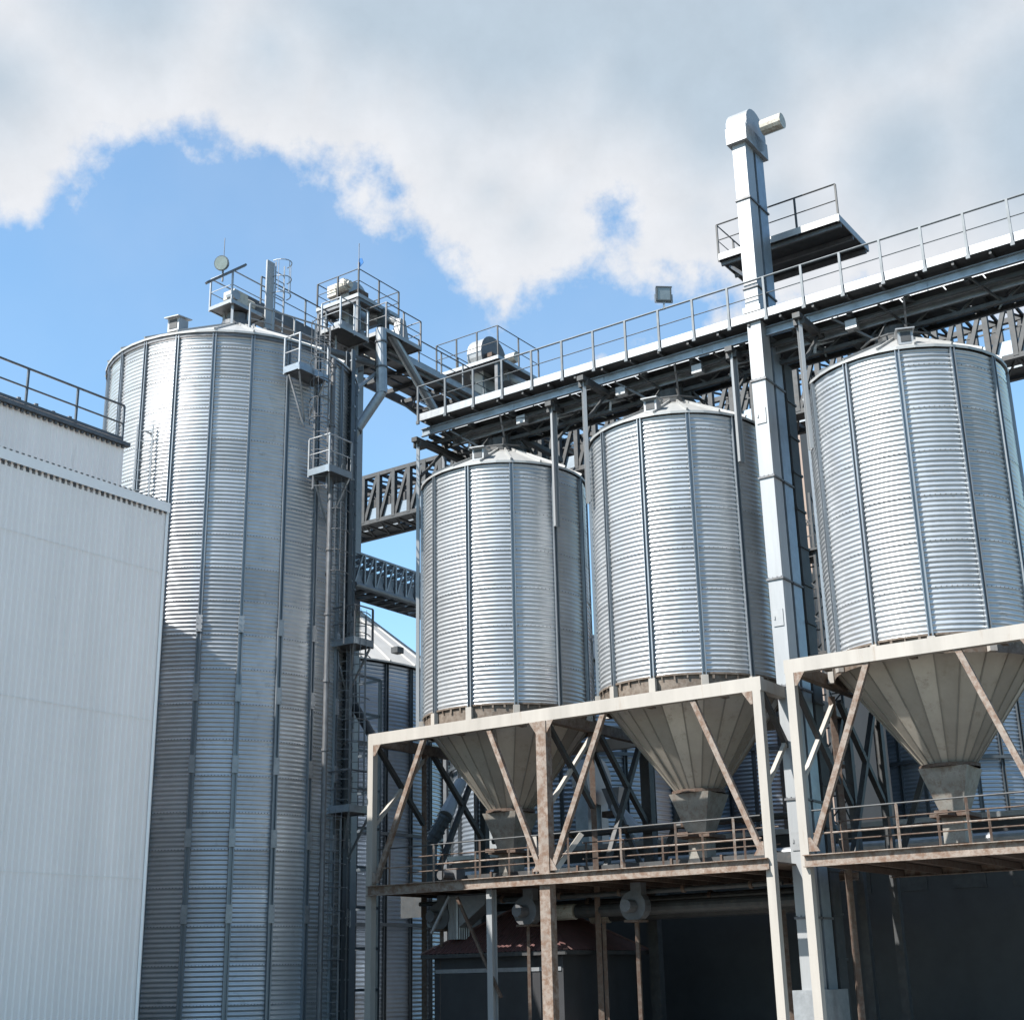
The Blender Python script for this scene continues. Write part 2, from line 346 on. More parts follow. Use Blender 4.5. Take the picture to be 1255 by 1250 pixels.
def hopper_silo(c, label, group, turn=0.):
    r = 2.4; z0 = 8.66; zr = 15.5; npan = 12; az0 = R(174.7 + turn)
    root = thing('hopper_silo', label, 'silo', c, group)
    w = wall_mesh(c, r, z0, zr, .119, npan, 8, 1.07, az0, amp=.018, var=.16)
    bolt_rows(w, c, r, z0, zr, npan, 1.07, az0, 10); w.build('wall', 'wall', root, smooth=True)
    for k in range(npan):
        a = az0 + 2 * math.pi * k / npan
        m = MB(); hat(m, c, a, r, z0 - .05, zr - .03, .09, .085)
        n = azv(a); t = Vector((n.y, -n.x, 0))
        z = z0 + .2
        while z < zr - .1:                                      # bolt heads up the flange
            for s in (-1, 1): m.box(c + n * (r + .03) + t * s * .062 + Z * z, .016, .016, .02, ax=t)
            z += .16
        s = m.build('stiffener', 'rib', root)
        q = MB(); q.bar(c + n * (r + .06) + Z * 8.24, c + n * (r + .06) + Z * (z0 - .05), .17, .13, up=n); q.build('stub_leg', 'beam', s)
    cone_roof(root, c, r, zr + .06, 1.37, 18, az0, 'roof', over=.08, topr=.5)
    m = MB(); m.lathe(c + Z * 16.55, [(.62, 0), (.62, .2), (.5, .26), (.5, .5), (0, .5)], 20); m.build('roof_collar', 'dark', root)
    roof_vent(root, c, az0 + R(24), 2.02, zr + .22, 1.15)
    m = MB(); m.lathe(c, [(r - .03, 8.24), (r - .02, z0 - .02), (r + .035, z0 - .02), (r + .035, z0 + .03), (r - .05, z0 + .03)], 72)
    for k in range(48):                                          # ragged sealing strip along the ring
        a = R(7.5 * k + 2); d = azv(a); m.box(c + d * (r + .02) + Z * (z0 - .06), .02 + .05 * random.random(), .015, .05 + .1 * random.random(), ax=Vector((d.y, -d.x, 0)))
    m.build('skirt_ring', 'skirt', root)
    m = MB(); m.lathe(c, [(r - .02, 8.5), (.58, 6.12)], 24, az0); m.sh += [.75 + .5 * random.random() for _ in range(24)]
    for k in range(24):
        a = az0 + R(15 * k); d = azv(a); m.bar(c + d * (r - .03) + Z * 8.48, c + d * .59 + Z * 6.13, .03, .035)
    m.sh += [.6] * (len(m.f) - len(m.sh))
    h = m.build('hopper_cone', 'cone', root)
    m = MB(); m.lathe(c, [(.68, 6.05), (.68, 6.13), (.56, 6.13)], 24, az0); m.build('outlet_flange', 'rust', h)
    m = MB(); m.frus(c + Z * 5.05, .5, .5, 1.12, 1.12, 1.0, ax=A); m.box(c + Z * 4.72, .5, .5, .66, ax=A); m.build('discharge_chute', 'chute', root)
    m = MB(); m.box(c + Z * 5.0, .9, .9, .08, ax=A); m.box(c - B * .7 + Z * 5.0, .3, .6, .1, ax=A); m.build('slide_gate', 'rust', root)
    return root
HG = 'hopper silos in the row on the raised steel frame'
s2 = hopper_silo(C2, 'left hopper silo of the row, next to the two truss bridges', HG)
s3 = hopper_silo(C3, 'middle hopper silo of the row, just left of the tall white square duct', HG, 5.2)
s4 = hopper_silo(C4, 'right hopper silo, nearest the camera and just right of the tall white square duct', HG, -6.1)

# background silos
def back_silo(c, r, ze, rise, label, npan=28, rings=True, group=None, roofm='whiteroof'):
    root = thing('background_silo', label, 'silo', c, group)
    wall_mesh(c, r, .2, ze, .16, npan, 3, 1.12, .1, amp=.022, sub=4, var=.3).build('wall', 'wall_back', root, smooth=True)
    for k in range(npan):
        a = .1 + 2 * math.pi * k / npan; m = MB(); hat(m, c, a, r, .2, ze, .12, .1); m.build('stiffener', 'truss', root)
    if rings:
        m = MB()
        for z in np.arange(ze - 3.35, .5, -3.4): m.lathe(c, [(r + .12, z - .06), (r + .2, z - .06), (r + .2, z + .06), (r + .12, z + .06)], npan * 3, .1)
        m.build('wind_ring', 'truss', root)
    cone_roof(root, c, r, ze + .1, rise, npan, .1, roofm, over=.25, topr=.8)
    m = MB(); m.lathe(c + Z * (ze + rise * .88), [(.9, 0), (.9, .5), (0, .6)], 20); m.build('roof_collar', 'galv_dk', root)
    return root
big = back_silo(62 * azv(R(-10.0)), 7.9, 13.95, 6.6, 'large background silo with pale conical roof, between tall silo and left hopper silo', npan=36)
m = MB(); q = px(487, 797, 55.2)
m.box(q, .34, .4, .24, ax=A); m.build('roof_hatch', 'dark', big)
back_silo(54 * azv(R(2.1)), 4.5, 12.6, 2.4, 'blue-grey background silo seen below the frame, right of the rusty middle post', npan=24)
back_silo(60 * azv(R(10.4)), 3.4, 13.6, 2.0, 'blue-grey background silo seen through the dark braces under the middle hopper', npan=20)

back_silo(62 * azv(R(17.4)), 3.9, 13.0, 2.2, 'grey background silo glimpsed under the right hopper silo', npan=24)
back_silo(66 * azv(R(23.0)), 5.4, 14.0, 3, 'wide background silo at the far right edge behind the pale steel frame', npan=28)

# ------------------------------------------------------------------ railings and gratings
def railing(root, pts, zr=1.05, mids=(.55,), n=None, step=1.2, r=.024, mname='galv', mid_r=.016, square=True, label=None):
    """pts: floor-level polyline; posts evenly spaced"""
    pts = [Vector(p) for p in pts]
    m = MB(); m.tube([p + Z * zr for p in pts], r, 6); h = m.build('handrail', mname, root)
    m = MB()
    for z in mids: m.tube([p + Z * z for p in pts], mid_r, 6)
    m.build('mid_rail', mname, h)
    done = []
    for p, q in zip(pts[:-1], pts[1:]):
        l = (q - p).length; k = max(1, round(l / step)); d = (q - p).normalized()
        for i in range(k + 1):
            x = p + (q - p) * (i / k)
            if any((x - y).length < .1 for y in done): continue
            done.append(x); m = MB(); m.bar(x - Z * .12, x + Z * (zr - .01), .05, .05, up=d); m.build('railing_post', mname, h)
    return h
def floor_slab(root, poly, z, th=.06, mname='galv_dk', edge='galv_lt', eh=.14, name='deck'):
    m = MB(); pp = [Vector((p.x, p.y, z - th)) for p in poly]; m.prism(pp, (0, 0, th)); d = m.build(name, mname, root)
    e = MB(); k = len(poly)
    cen = sum((Vector((p.x, p.y, 0)) for p in poly), Vector()) / k
    for i in range(k):
        p, q = poly[i], poly[(i + 1) % k]; p = Vector((p.x, p.y, z - th + .02)); q = Vector((q.x, q.y, z - th + .02))
        dd = (q - p).normalized(); out = Vector((dd.y, -dd.x, 0))
        if out.dot((p + q) / 2 - cen) < 0: out = -out
        e.bar(p + out * .014 + Z * (eh / 2 - .05), q + out * .014 + dd * .025 + Z * (eh / 2 - .05), .024, eh)
    e.build('toe_board', edge, root)
    return d
def rect(c, a0, a1, b0, b1): return [P(a0, b0, 0, c), P(a1, b0, 0, c), P(a1, b1, 0, c), P(a0, b1, 0, c)]

# ------------------------------------------------------------------ gallery over the hopper row
def top_gallery():
    L0, L1 = 2.15, -19.0
    root = thing('conveyor_gallery', 'long steel conveyor gallery with handrail running along above the three hopper silos', 'gallery', P(-6, 0, 0))
    of = -1.35
    # cantilevered catwalk
    m = MB(); m.bar(P(L0, of, 17.97), P(L1, of, 17.97), .03, .23); m.build('toe_board', 'galv', root)
    m = MB(); m.bar(P(L0, -.95, 17.88), P(L1, -.95, 17.88), .74, .04); 
    for al in np.arange(L0 - .2, L1, -.9): m.bar(P(al, -1.32, 17.8), P(al, -.55, 17.8), .06, .1)
    m.build('walkway_deck', 'dark', root)
    step = 1.052; h = MB(); h.tube([P(2.18, of, 19.0), P(L1, of, 19.0)], .028, 8); hr = h.build('handrail', 'truss', root)
    h = MB(); h.tube([P(2.18, of, 18.52), P(L1, of, 18.52)], .014, 6); h.tube([P(2.18, of, 19.0), P(2.18, -.5, 19.0)], .024, 6); h.tube([P(2.18, of, 18.52), P(2.18, -.5, 18.52)], .014, 6)
    h.build('mid_rail', 'truss', hr)
    k = 0
    while 2.18 - k * step > L1:
        al = 2.18 - k * step; m = MB()
        m.bar(P(al, of - .035, 17.78), P(al, of - .035, 18.99), .06, .045, up=B); m.box(P(al, of - .04, 17.8), .1, .06, .1, ax=A); m.build('railing_post', 'truss', hr); k += 1
    # bluish edge channel and the far one
    m = MB(); m.chan(P(2.35, -.95, 17.62), P(L1, -.95, 17.62), .08, .25, side=1)
    for al in np.arange(L0, L1, -3.1): m.box(P(al, -.965, 17.62), .28, .02, .2, ax=A)
    m.build('edge_channel', 'blue', root)
    m = MB(); m.chan(P(2.35, 1.35, 17.62), P(L1, 1.35, 17.62), .08, .25, side=-1); m.build('edge_channel', 'blue', root)
    # cross bearers, stringers, bracing below the deck
    m = MB()
    for al in np.arange(2.1, L1, -1.5): m.bar(P(al, -.9, 17.52), P(al, 1.32, 17.52), .1, .16)
    m.build('cross_bearers', 'dark', root)
    m = MB()
    for o_, w in ((-.62, .07), (-.1, .08), (.55, .08), (1.0, .07)): m.bar(P(2.3, o_, 17.38), P(L1, o_, 17.38), w, .12)
    m.build('stringers', 'dark', root)
    m = MB(); al = 2.1; s = 1
    while al > L1 + 1.5:
        m.bar(P(al, -.85 if s > 0 else 1.25, 17.43), P(al - 1.5, 1.25 if s > 0 else -.85, 17.43), .05, .05); al -= 1.5; s = -s
    m.build('wind_bracing', 'dark', root)
    m = MB()
    al = 2.0
    while al > L1 + 1:                                            # deck sheets with slits of daylight between
        ln = .9 + random.random() * 1.2
        m.bar(P(al, -.1, 17.64), P(al - ln + .04, -.1, 17.64), .98, .02)
        m.bar(P(al - .2, .9, 17.67), P(al - ln - .15, .9, 17.67), .8, .02); al -= ln
    m.build('deck_sheets', 'dark', root)
    # enclosed chain conveyors
    m = MB(); m.bar(P(1.7, .05, 18.0), P(L1, .05, 18.0), .42, .5); 
    for al in np.arange(1.2, L1, -2.4): m.bar(P(al, .05, 18.0), P(al - .05, .05, 18.0), .5, .58)
    m.build('conveyor_casing', 'galv', root)
    m = MB(); m.bar(P(1.7, .9, 17.95), P(L1, .9, 17.95), .4, .4); m.build('conveyor_casing', 'galv_dk', root)
    # cables, tray, lamps and junction boxes under the deck
    m = MB()
    for o_, zz in ((-.8, 17.32), (-.74, 17.30), (.3, 17.28), (.36, 17.27)):
        pts = []
        for i in range(90):
            al = 2.0 - i * .235; pts.append(P(al, o_ + .02 * math.sin(i * .7), zz - .05 * abs(math.sin(i * .52)) - .02 * random.random()))
        m.tube(pts, .013, 4)
    m.build('cable_run', 'dark', root)
    m = MB(); m.chan(P(1.6, -.4, 17.3), P(L1, -.4, 17.3), .05, .2, t=.012); m.build('cable_tray', 'galv', root)
    for al in (-1.2, -4.6, -7.0, -11.4): m = MB(); m.box(P(al, -.7, 17.25), .3, .2, .24, ax=A); m.build('junction_box', 'galv_lt', root)
    for al in (.6, -2.6, -4.4, -8.2, -10.6): m = MB(); m.tube([P(al, .2, 17.45), P(al + .3, -.5, 17.1), P(al + .35, -.45, 16.9)], .05, 8); m.build('branch_pipe', 'galv', root)
    m = MB()
    for al in np.arange(1.6, L1, -2.3):
        m.bar(P(al, -.93, 17.5), P(al - .5, -.2, 17.0), .05, .05); m.bar(P(al, 1.3, 17.5), P(al - .5, -.2, 17.0), .05, .05)
    m.bar(P(1.1, -.2, 17.0), P(L1, -.2, 17.0), .1, .1)
    for al in np.arange(1.0, L1 + 1.2, -1.15): m.bar(P(al, -.2, 17.0), P(al - .57, -.2, 17.45), .05, .05); m.bar(P(al - .57, -.2, 17.45), P(al - 1.15, -.2, 17.0), .05, .05)
    m.build('lower_tie', 'dark', root)
    railing(root, [P(2.18, 1.4, 17.9), P(L1, 1.4, 17.9)], step=2.1, mname='galv')
    # end frame going back over the left silo
    m = MB(); m.ibeam(P(2.2, -1.0, 17.25), P(2.2, 1.5, 17.25), .14, .22); m.ibeam(P(2.2, 1.5, 17.25), P(2.2, 3.2, 17.25), .14, .22); m.build('end_beam', 'dark', root)
    # spouts to each silo
    for c in (C2, C3, C4):
        m = MB(); m.tube([c + B * .05 + Z * 17.9, c + B * .05 + Z * 16.95], [.22, .22], 12); m.tube([c + B * .9 + A * .5 + Z * 17.8, c + B * .5 + A * .3 + Z * 17.25, c + B * .1 + Z * 16.98], .14, 10)
        m.box(c + B * .05 + Z * 17.2, .5, .5, .1, ax=A); m.build('spout', 'galv_dk', root, smooth=False)
        for s_ in (1, -1):
            m = MB(); m.bar(c + A * (.95 * s_ + .4) + B * -.9 + Z * 17.5, c + A * .35 * s_ + B * -.35 + Z * 16.75, .05, .05); m.build('knee_brace', 'galv_dk', root)
        m = MB()
        for k in range(8):
            d = azv(R(45 * k)); m.bar(c + d * .95 + Z * 16.6, c + d * .55 + Z * 17.1, .04, .04)
        m.tube([c + azv(R(30 * k)) * .95 + Z * 16.62 for k in range(13)], .03, 5, cap=False); m.build('collar_ring', 'dark', root)
    # support posts bolted to the silos' stiffeners, with cross heads
    for c, azd, zt, zb, sp in ((C2, 145, 17.35, 13.67, 0), (C3, 259, 17.35, 13.76, 1), (C3, 148, 17.35, 14.2, 0), (C4, 262, 17.35, 13.8, 1), (C2, 272, 17.2, 8.3, 1), (C2, 5, 17.35, 14, 0), (C3, 5, 17.35, 14, 0), (C4, 5, 17.35, 14, 0), (C2, 40, 17.35, 14, 0)):
        d = azv(R(azd)); t = Vector((d.y, -d.x, 0)); p = c + d * 2.54
        m = MB(); m.chan(p + Z * zb, p + Z * zt, .07, .17, up=t, t=.02, side=1); m.bar(p + Z * zb, p + Z * zt, .16, .03, up=d)
        po = m.build('support_post', 'duct' , root)
        m = MB(); tgt = (c - p); tgt = B * tgt.dot(B)
        m.bar(p + Z * (zt - .02) - B * .25, p + Z * (zt - .02) + tgt * .9, .2, .14)
        m.bar(p + Z * (zt - .14) - B * .1, p + Z * (zt - .14) + B * .2, .3, .16)
        m.bar(p + Z * (zt - 1.1) + B * .1, p + Z * (zt - .1) + B * 1.1, .07, .07)
        m.build('post_head', 'dark', po)
    return root
top_gallery()

# ------------------------------------------------------------------ steel frame under the silos
def frame(L0, L1, posts, label, braces=True, zt=8.22, rail=True):
    root = thing('silo_frame', label, 'steel frame', P((L0 + L1) / 2, 0, .15))
    OF = 2.6
    for of in (-OF, OF):
        m = MB(); m.bar(P(L0 + .12, of, zt - .15), P(L1 - .12, of, zt - .15), .2, .32); m.build('edge_beam', 'beam', root)
    for al in posts:
        m = MB(); m.bar(P(al, -OF + .1, zt - .16), P(al, OF - .1, zt - .16), .2, .28); m.build('cross_beam', 'beam' if al == posts[-1] else 'skirt', root)
        for of in (-OF, OF):
            m = MB(); rusty = abs(al + 2.9) < .1
            m.bar(P(al, of, .15), P(al, of, zt - .31), .26 if rusty else .2, .3 if rusty else .2, up=A)
            m.box(P(al, of, .2), .5, .5, .06, ax=A)
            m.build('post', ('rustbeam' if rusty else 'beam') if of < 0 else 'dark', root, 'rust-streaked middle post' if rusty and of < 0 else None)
    mid = [(posts[i] + posts[i + 1]) / 2 for i in range(len(posts) - 1)]
    for c_, (p, q) in zip(mid, zip(posts[:-1], posts[1:])):
        m = MB()
        for dx in (-.8, 0, .8): m.bar(P(c_ + 2.0 * (1 if dx > 0 else -1) if dx else c_, -OF + .1, zt - .2), P(c_ + 2.0 * (1 if dx > 0 else -1) if dx else c_, -2.2, zt - .2), .14, .2)
        m.build('ring_bearer', 'skirt', root)
        if braces:
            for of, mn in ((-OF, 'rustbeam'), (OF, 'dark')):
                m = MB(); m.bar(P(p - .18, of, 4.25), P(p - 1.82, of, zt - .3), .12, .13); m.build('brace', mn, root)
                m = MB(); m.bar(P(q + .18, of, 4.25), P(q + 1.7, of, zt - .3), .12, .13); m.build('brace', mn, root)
    if braces:
        for al in posts:
            m = MB(); m.bar(P(al, -2.5, 8.0), P(al, -.35, 5.95), .12, .12); m.build('side_brace', 'dark', root)
            m = MB(); m.bar(P(al, -.2, 7.9), P(al, -2.45, 5.8), .1, .1); m.build('side_brace', 'beam', root)
            m = MB(); m.bar(P(al, .1, 7.95), P(al, 2.5, 5.7), .13, .13); m.build('side_brace', 'dark', root)
            m = MB(); m.bar(P(al, 2.3, 7.95), P(al, .1, 4.3), .13, .13); m.build('side_brace', 'dark', root)
            m = MB(); m.bar(P(al, -.32, .15), P(al, -.32, 8.0), .12, .14); m.build('inner_post', 'rust', root)
            for s_ in (-.9, .9):
                if abs(al + 2.9) < .1:
                    m = MB(); m.bar(P(al + s_ * .25, -OF, 4.2), P(al + s_ * .8, -OF + .5, 5.1), .12, .12); m.build('foot_strut', 'beam', root)
    for al in posts:
        for s_ in (-1, 1):
            if (al == posts[0] and s_ > 0) or (al == posts[-1] and s_ < 0): continue
            for hh, dd in ((zt - .31, -1), (4.22, 1)):
                q = MB(); b0 = P(al + .11 * s_, -OF - .1, hh); q.prism([b0, b0 + A * .26 * s_, b0 + A * .06 * s_ + Z * .3 * dd, b0 + Z * .3 * dd], B * .012)
                q.build('gusset_plate', 'rustbeam', root)
    # working level
    zw = 4.1
    for of in (-OF, OF):
        m = MB(); m.chan(P(L0, of - .13, zw - .08), P(L1, of - .13, zw - .08), .09, .26, side=1); m.build('walkway_beam', 'rustbeam', root)
    m = MB()
    for al in np.arange(L0 - .3, L1, -.95): m.bar(P(al, -OF, zw - .12), P(al, OF, zw - .12), .08, .14)
    m.build('floor_joists', 'rust', root)
    m = MB()
    for c_ in [L0 - .1]:
        m.bar(P(L0, 0, zw - .02), P(L1, 0, zw - .02), 5.1, .03)
    m.build('solid_shade_deck', 'rust', root)  # walkway floor closed up solid to keep the space below in shade
    if rail:
        for (p, q) in zip(posts[:-1], posts[1:]):
            h = MB(); h.tube([P(p - .2, -OF + .02, 5.1), P(q + .2, -OF + .02, 5.1)], .02, 6); hr = h.build('handrail', 'dark', root)
            h = MB(); h.tube([P(p - .2, -OF + .02, 4.6), P(q + .2, -OF + .02, 4.6)], .022, 6); h.build('mid_rail', 'rustbeam', hr)
            for k in range(4):
                al = p - .62 - k * 1.5
                if al < q + .1: continue
                h = MB(); h.bar(P(al, -OF + .02, 4.05), P(al, -OF + .02, 5.1), .05, .05); h.build('railing_post', 'rustbeam' if k % 2 else 'rust', hr)
            h = MB(); h.tube([P(p - .3, -1.4, 4.95), P(q + .3, -1.4, 4.95)], .018, 6); h.tube([P(p - .3, -1.4, 4.55), P(q + .3, -1.4, 4.55)], .018, 6)
            for k in range(5): h.bar(P(p - .4 - k * 1.1, -1.4, 4.1), P(p - .4 - k * 1.1, -1.4, 4.95), .045, .045)
            h.build('inner_railing', 'rust', root)
    return root
frame(2.79, -8.9, [2.79, -2.9, -8.9 + .0], 'rust-streaked steel frame with diagonal braces carrying the left and middle hopper silos')
frame(-9.75, -15.4, [-9.75, -15.3], 'pale steel frame at right carrying the hopper silo beside the square duct', zt=8.5)

# ------------------------------------------------------------------ tall square bucket elevator between the silos
def elevator_right():
    base = P(-9.55, -1.75, .15); root = thing('bucket_elevator', 'tall white square twin-leg bucket elevator between the middle and right hopper silos', 'elevator', base)
    p0 = pl(937.5, 560, P(0, -1.28, 0), B); c = Vector((p0.x, p0.y, 0))
    root.location = (c.x, c.y, .15)
    c1 = c + B * .25; c2 = c1 + B * .64
    zt = 23.4
    for i, cc in enumerate((c1, c2)):
        m = MB(); m.box(cc + Z * (zt + .15) / 2, .38, .5, zt - .15, ax=A); leg = m.build('leg_casing', 'duct' if i == 0 else 'blue', root)
        for zz in ((4.6, 9.9, 15.2) if i == 0 else ()):
            q = MB(); q.box(cc - B * .262 + Z * zz, .26, .02, .42, ax=A); q.box(cc - B * .28 + A * .09 + Z * zz, .03, .03, .08, ax=A); q.build('inspection_hatch', 'galv_lt', leg)
        z = 2.9
        while z < zt:
            q = MB(); q.box(cc + Z * z, .45, .57, .05, ax=A)
            for s_ in (-.17, -.06, .06, .17): q.box(cc + Z * (z + .035) + A * s_ - B * .25, .02, .06, .03, ax=A)
            q.build('joint_flange', 'galv_dk', leg); z += 2.66
    m = MB(); m.box(c2 + B * .62 - A * .04 + Z * 8.6, .34, .5, 17.0, ax=A)
    for zz in np.arange(2, 17, 1.0): m.box(c2 + B * .62 - A * .04 + Z * zz, .4, .56, .06, ax=A)
    m.build('cable_shaft', 'dark', root)
    m = MB(); cc = (c1 + c2) / 2; m.box(cc + Z * .75, .7, 1.5, 1.2, ax=A); m.build('boot', 'galv', root)
    m = MB(); m.tube([cc + B * .0 - A * .3 + Z * (zt + .45), cc + A * .3 + Z * (zt + .45)], .62, 24); m.box(cc + Z * (zt + .1), .6, 1.4, .5, ax=A); m.build('head_casing', 'duct', root)
    m = MB(); m.tube([cc - A * .5 + Z * (zt + .45), cc - A * 1.1 + Z * (zt + .45)], .22, 14); m.build('drive_motor', 'motor', root)
    # head platform: its left corner stands out past the leg
    e = px(882, 329, 35.6); e = Vector((e.x, e.y, 0)); zf = 21.0
    poly = [e, e - A * 3.6, e - A * 3.6 + B * 2.1, e + B * 2.1]
    floor_slab(root, poly, zf, edge='duct', mname='dark', eh=.2, name='head_platform_deck')
    m = MB()
    for k in (.15, 1.0, 1.95): m.bar(e + B * k + Z * (zf - .14), e - A * 3.6 + B * k + Z * (zf - .14), .07, .13)
    m.bar(e + B * .3 - A * .2 + Z * (zf - .2), cc + B * .1 + A * .2 + Z * (zf - 1.6), .07, .07); m.bar(e + B * 1.8 - A * .2 + Z * (zf - .2), cc + B * .4 + A * .2 + Z * (zf - 1.6), .07, .07)
    m.build('platform_bracket', 'galv_dk', root)
    railing(root, [e + B * 2.1 + Z * zf, e + Z * zf, e - A * 3.6 + Z * zf], zr=1.05, step=1.2, mname='dark')
    # clamp to the gallery
    m = MB(); m.box(c1 + Z * 18.2, .5, .64, .16, ax=A); m.build('clamp_collar', 'galv_lt', root)
elevator_right()

# ------------------------------------------------------------------ high gallery from the tall silo to the back
def high_gallery():
    c = C1; root = thing('high_conveyor_gallery', 'high steel conveyor gallery leading from the tall silo top away behind the hopper row', 'gallery', P(0, 8, 0, c))
    e0, e1 = 4.0, 24.0; zd = 23.05
    m = MB(); m.bar(P(-1.15, e0, zd - .15, c), P(-1.15, e1, zd - .15, c), .08, .34); m.build('edge_channel', 'galv_dk', root)
    m = MB(); m.bar(P(1.15, e0, zd - .15, c), P(1.15, e1, zd - .15, c), .08, .34); m.build('edge_channel', 'galv_dk', root)
    m = MB()
    for b in np.arange(e0 + .3, e1, 1.1): m.bar(P(-1.1, b, zd - .2, c), P(1.1, b, zd - .2, c), .09, .16)
    m.build('cross_bearers', 'dark', root)
    m = MB()
    for o_ in (-.6, -.05, .5): m.bar(P(o_, e0, zd - .08, c), P(o_, e1, zd - .08, c), .42, .04)
    m.build('deck_sheets', 'galv_dk', root)
    m = MB(); s = 1; b = e0
    while b < e1 - 2: m.bar(P(-1.05 * s, b, zd - .3, c), P(1.05 * s, b + 2.1, zd - .3, c), .05, .05); b += 2.1; s = -s
    m.build('wind_bracing', 'galv_dk', root)
    m = MB(); m.bar(P(-.72, e0, zd + .22, c), P(-.72, e1, zd + .22, c), .36, .34); m.bar(P(-1.28, e0 + 2, zd - .1, c), P(-1.28, e1, zd - .1, c), .16, .2)
    m.build('conveyor_casing', 'galv', root)
    m = MB(); m.bar(P(.45, .5, zd + .15, c), P(.45, e1, zd + .15, c), .4, .34); m.build('conveyor_casing', 'galv_dk', root)
    railing(root, [P(-1.15, e0 + 2.6, zd, c), P(-1.15, e1, zd, c)], step=1.35, mname='truss')
    # narrow part over the roof of the tall silo
    m = MB(); m.bar(P(.45, .3, zd - .05, c), P(.45, e0, zd - .05, c), 1.1, .1); m.bar(P(-.1, .2, zd - .2, c), P(-.1, e0, zd - .2, c), .08, .3); m.build('roof_walkway', 'galv_dk', root)
    railing(root, [P(-.05, .95, zd, c), P(-.05, 5.2, zd, c)], step=1.15, mname='truss')
    # lower conveyor with its pale railing, rising gently
    def q(b, dz=0): return P(-1.2, b, 22.05 - 1.0 + .15 * (b + .6) + dz, c)
    m = MB(); m.bar(q(-.6), q(4.6), .5, .08); m.build('lower_walkway', 'galv', root)
    m = MB(); m.bar(q(-.3, .25) + A * .55, q(5.2, .25) + A * .55, .4, .42); m.tube([q(-.2, .1) - A * .25, q(5, .1) - A * .25], .13, 10)
    for b in np.arange(-.1, 5, .62): m.box(q(b, .28) + A * .5, .5, .06, .5, ax=A)
    m.build('lower_conveyor', 'galv_dk', root)
    railing(root, [q(-.6), q(3.4)], zr=1.05, step=.95, mname='galv_lt', r=.03, mid_r=.022)
    m = MB()
    for b in (.2, 1.6, 3.0): m.bar(q(b), Vector((q(b).x, q(b).y, 20.2)), .08, .08)
    m.build('roof_strut', 'galv', root)
    # far legs
    for b in (9.5, 17, 23.5):
        for o_ in (-1.0, 1.0):
            m = MB(); m.bar(P(o_, b, .0, c), P(o_, b, zd - .3, c), .2, .2, up=A) if b > 10 else m.bar(P(o_, b, zd - .3, c), P(o_, b + 2.5, zd - .75, c), .1, .1)
            m.build('support_leg', 'truss', root)
    return root
high_gallery()

# drive platform over the tall silo's apex
def apex_platform():
    c = C1; root = thing('drive_platform', 'small railed drive platform with motor standing on the apex of the tall silo roof', 'platform', P(0, -.4, 22.0, c))
    zf = 22.4; x0, x1, y0, y1 = -.5, .5, -.75, .75
    floor_slab(root, rect(c, x0, x1, y0, y1), zf, mname='galv_dk', edge='galv', eh=.12)
    railing(root, [P(x0, y1, zf, c), P(x0, y0, zf, c), P(x1, y0, zf, c), P(x1, y1, zf, c)], step=1.0, mname='galv', mids=(.55,))
    m = MB(); m.bar(px(253, 347, 40), px(301, 325, 40.6), .14, .07); m.build('cable_channel', 'galv_dk', root)
    m = MB(); m.box(P(-.1, -.2, zf + .3, c), .5, .6, .5, ax=A); m.tube([P(-.1, .1, zf + .35, c), P(-.1, .5, zf + .35, c)], .2, 12); m.build('gearbox', 'motor', root)
    m = MB(); m.tube([P(-.45, -.5, zf + .3, c), P(-.15, -.5, zf + .3, c)], .17, 12); m.build('motor', 'galv', root)
    for a_, b_ in ((-.4, -.6), (.3, -.3), (-.4, .1)): m = MB(); m.bar(P(a_, b_, 21.5, c), P(a_, b_, zf - .06, c), .08, .08); m.build('platform_leg', 'galv', root)
    # caged roof-access ladder
    root2 = thing('caged_ladder', 'short caged ladder with hooped top beside the drive platform on the tall silo', 'ladder', P(-.6, 1.1, 21.6, c))
    p = P(-.6, 1.25, 0, c)
    m = MB(); 
    for s_ in (-.2, .2): m.bar(p + B * s_ + Z * 21.7, p + B * s_ + Z * 24.5, .05, .04)
    for z in np.arange(21.9, 24.4, .28): m.bar(p - B * .2 + Z * z, p + B * .2 + Z * z, .025, .025)
    m.build('ladder', 'galv', root2)
    m = MB()
    for z in (23.3, 23.9, 24.5): m.tube([p + Z * z + B * .33 * math.cos(R(k)) - A * (.33 * math.sin(R(k)) * 1.3) for k in range(0, 181, 20)], .018, 5)
    for k in (30, 90, 150): m.tube([p + Z * 23.3 + B * .33 * math.cos(R(k)) - A * .43 * math.sin(R(k)), p + Z * 24.5 + B * .33 * math.cos(R(k)) - A * .43 * math.sin(R(k))], .014, 5)
    m.build('safety_cage', 'galv', root2)
    m = MB(); m.bar(p - B * .45 + Z * 21.9, p - B * .45 + Z * 24.4, .34, .06, up=A); m.build('cover_sheet', 'duct', root2)
apex_platform()

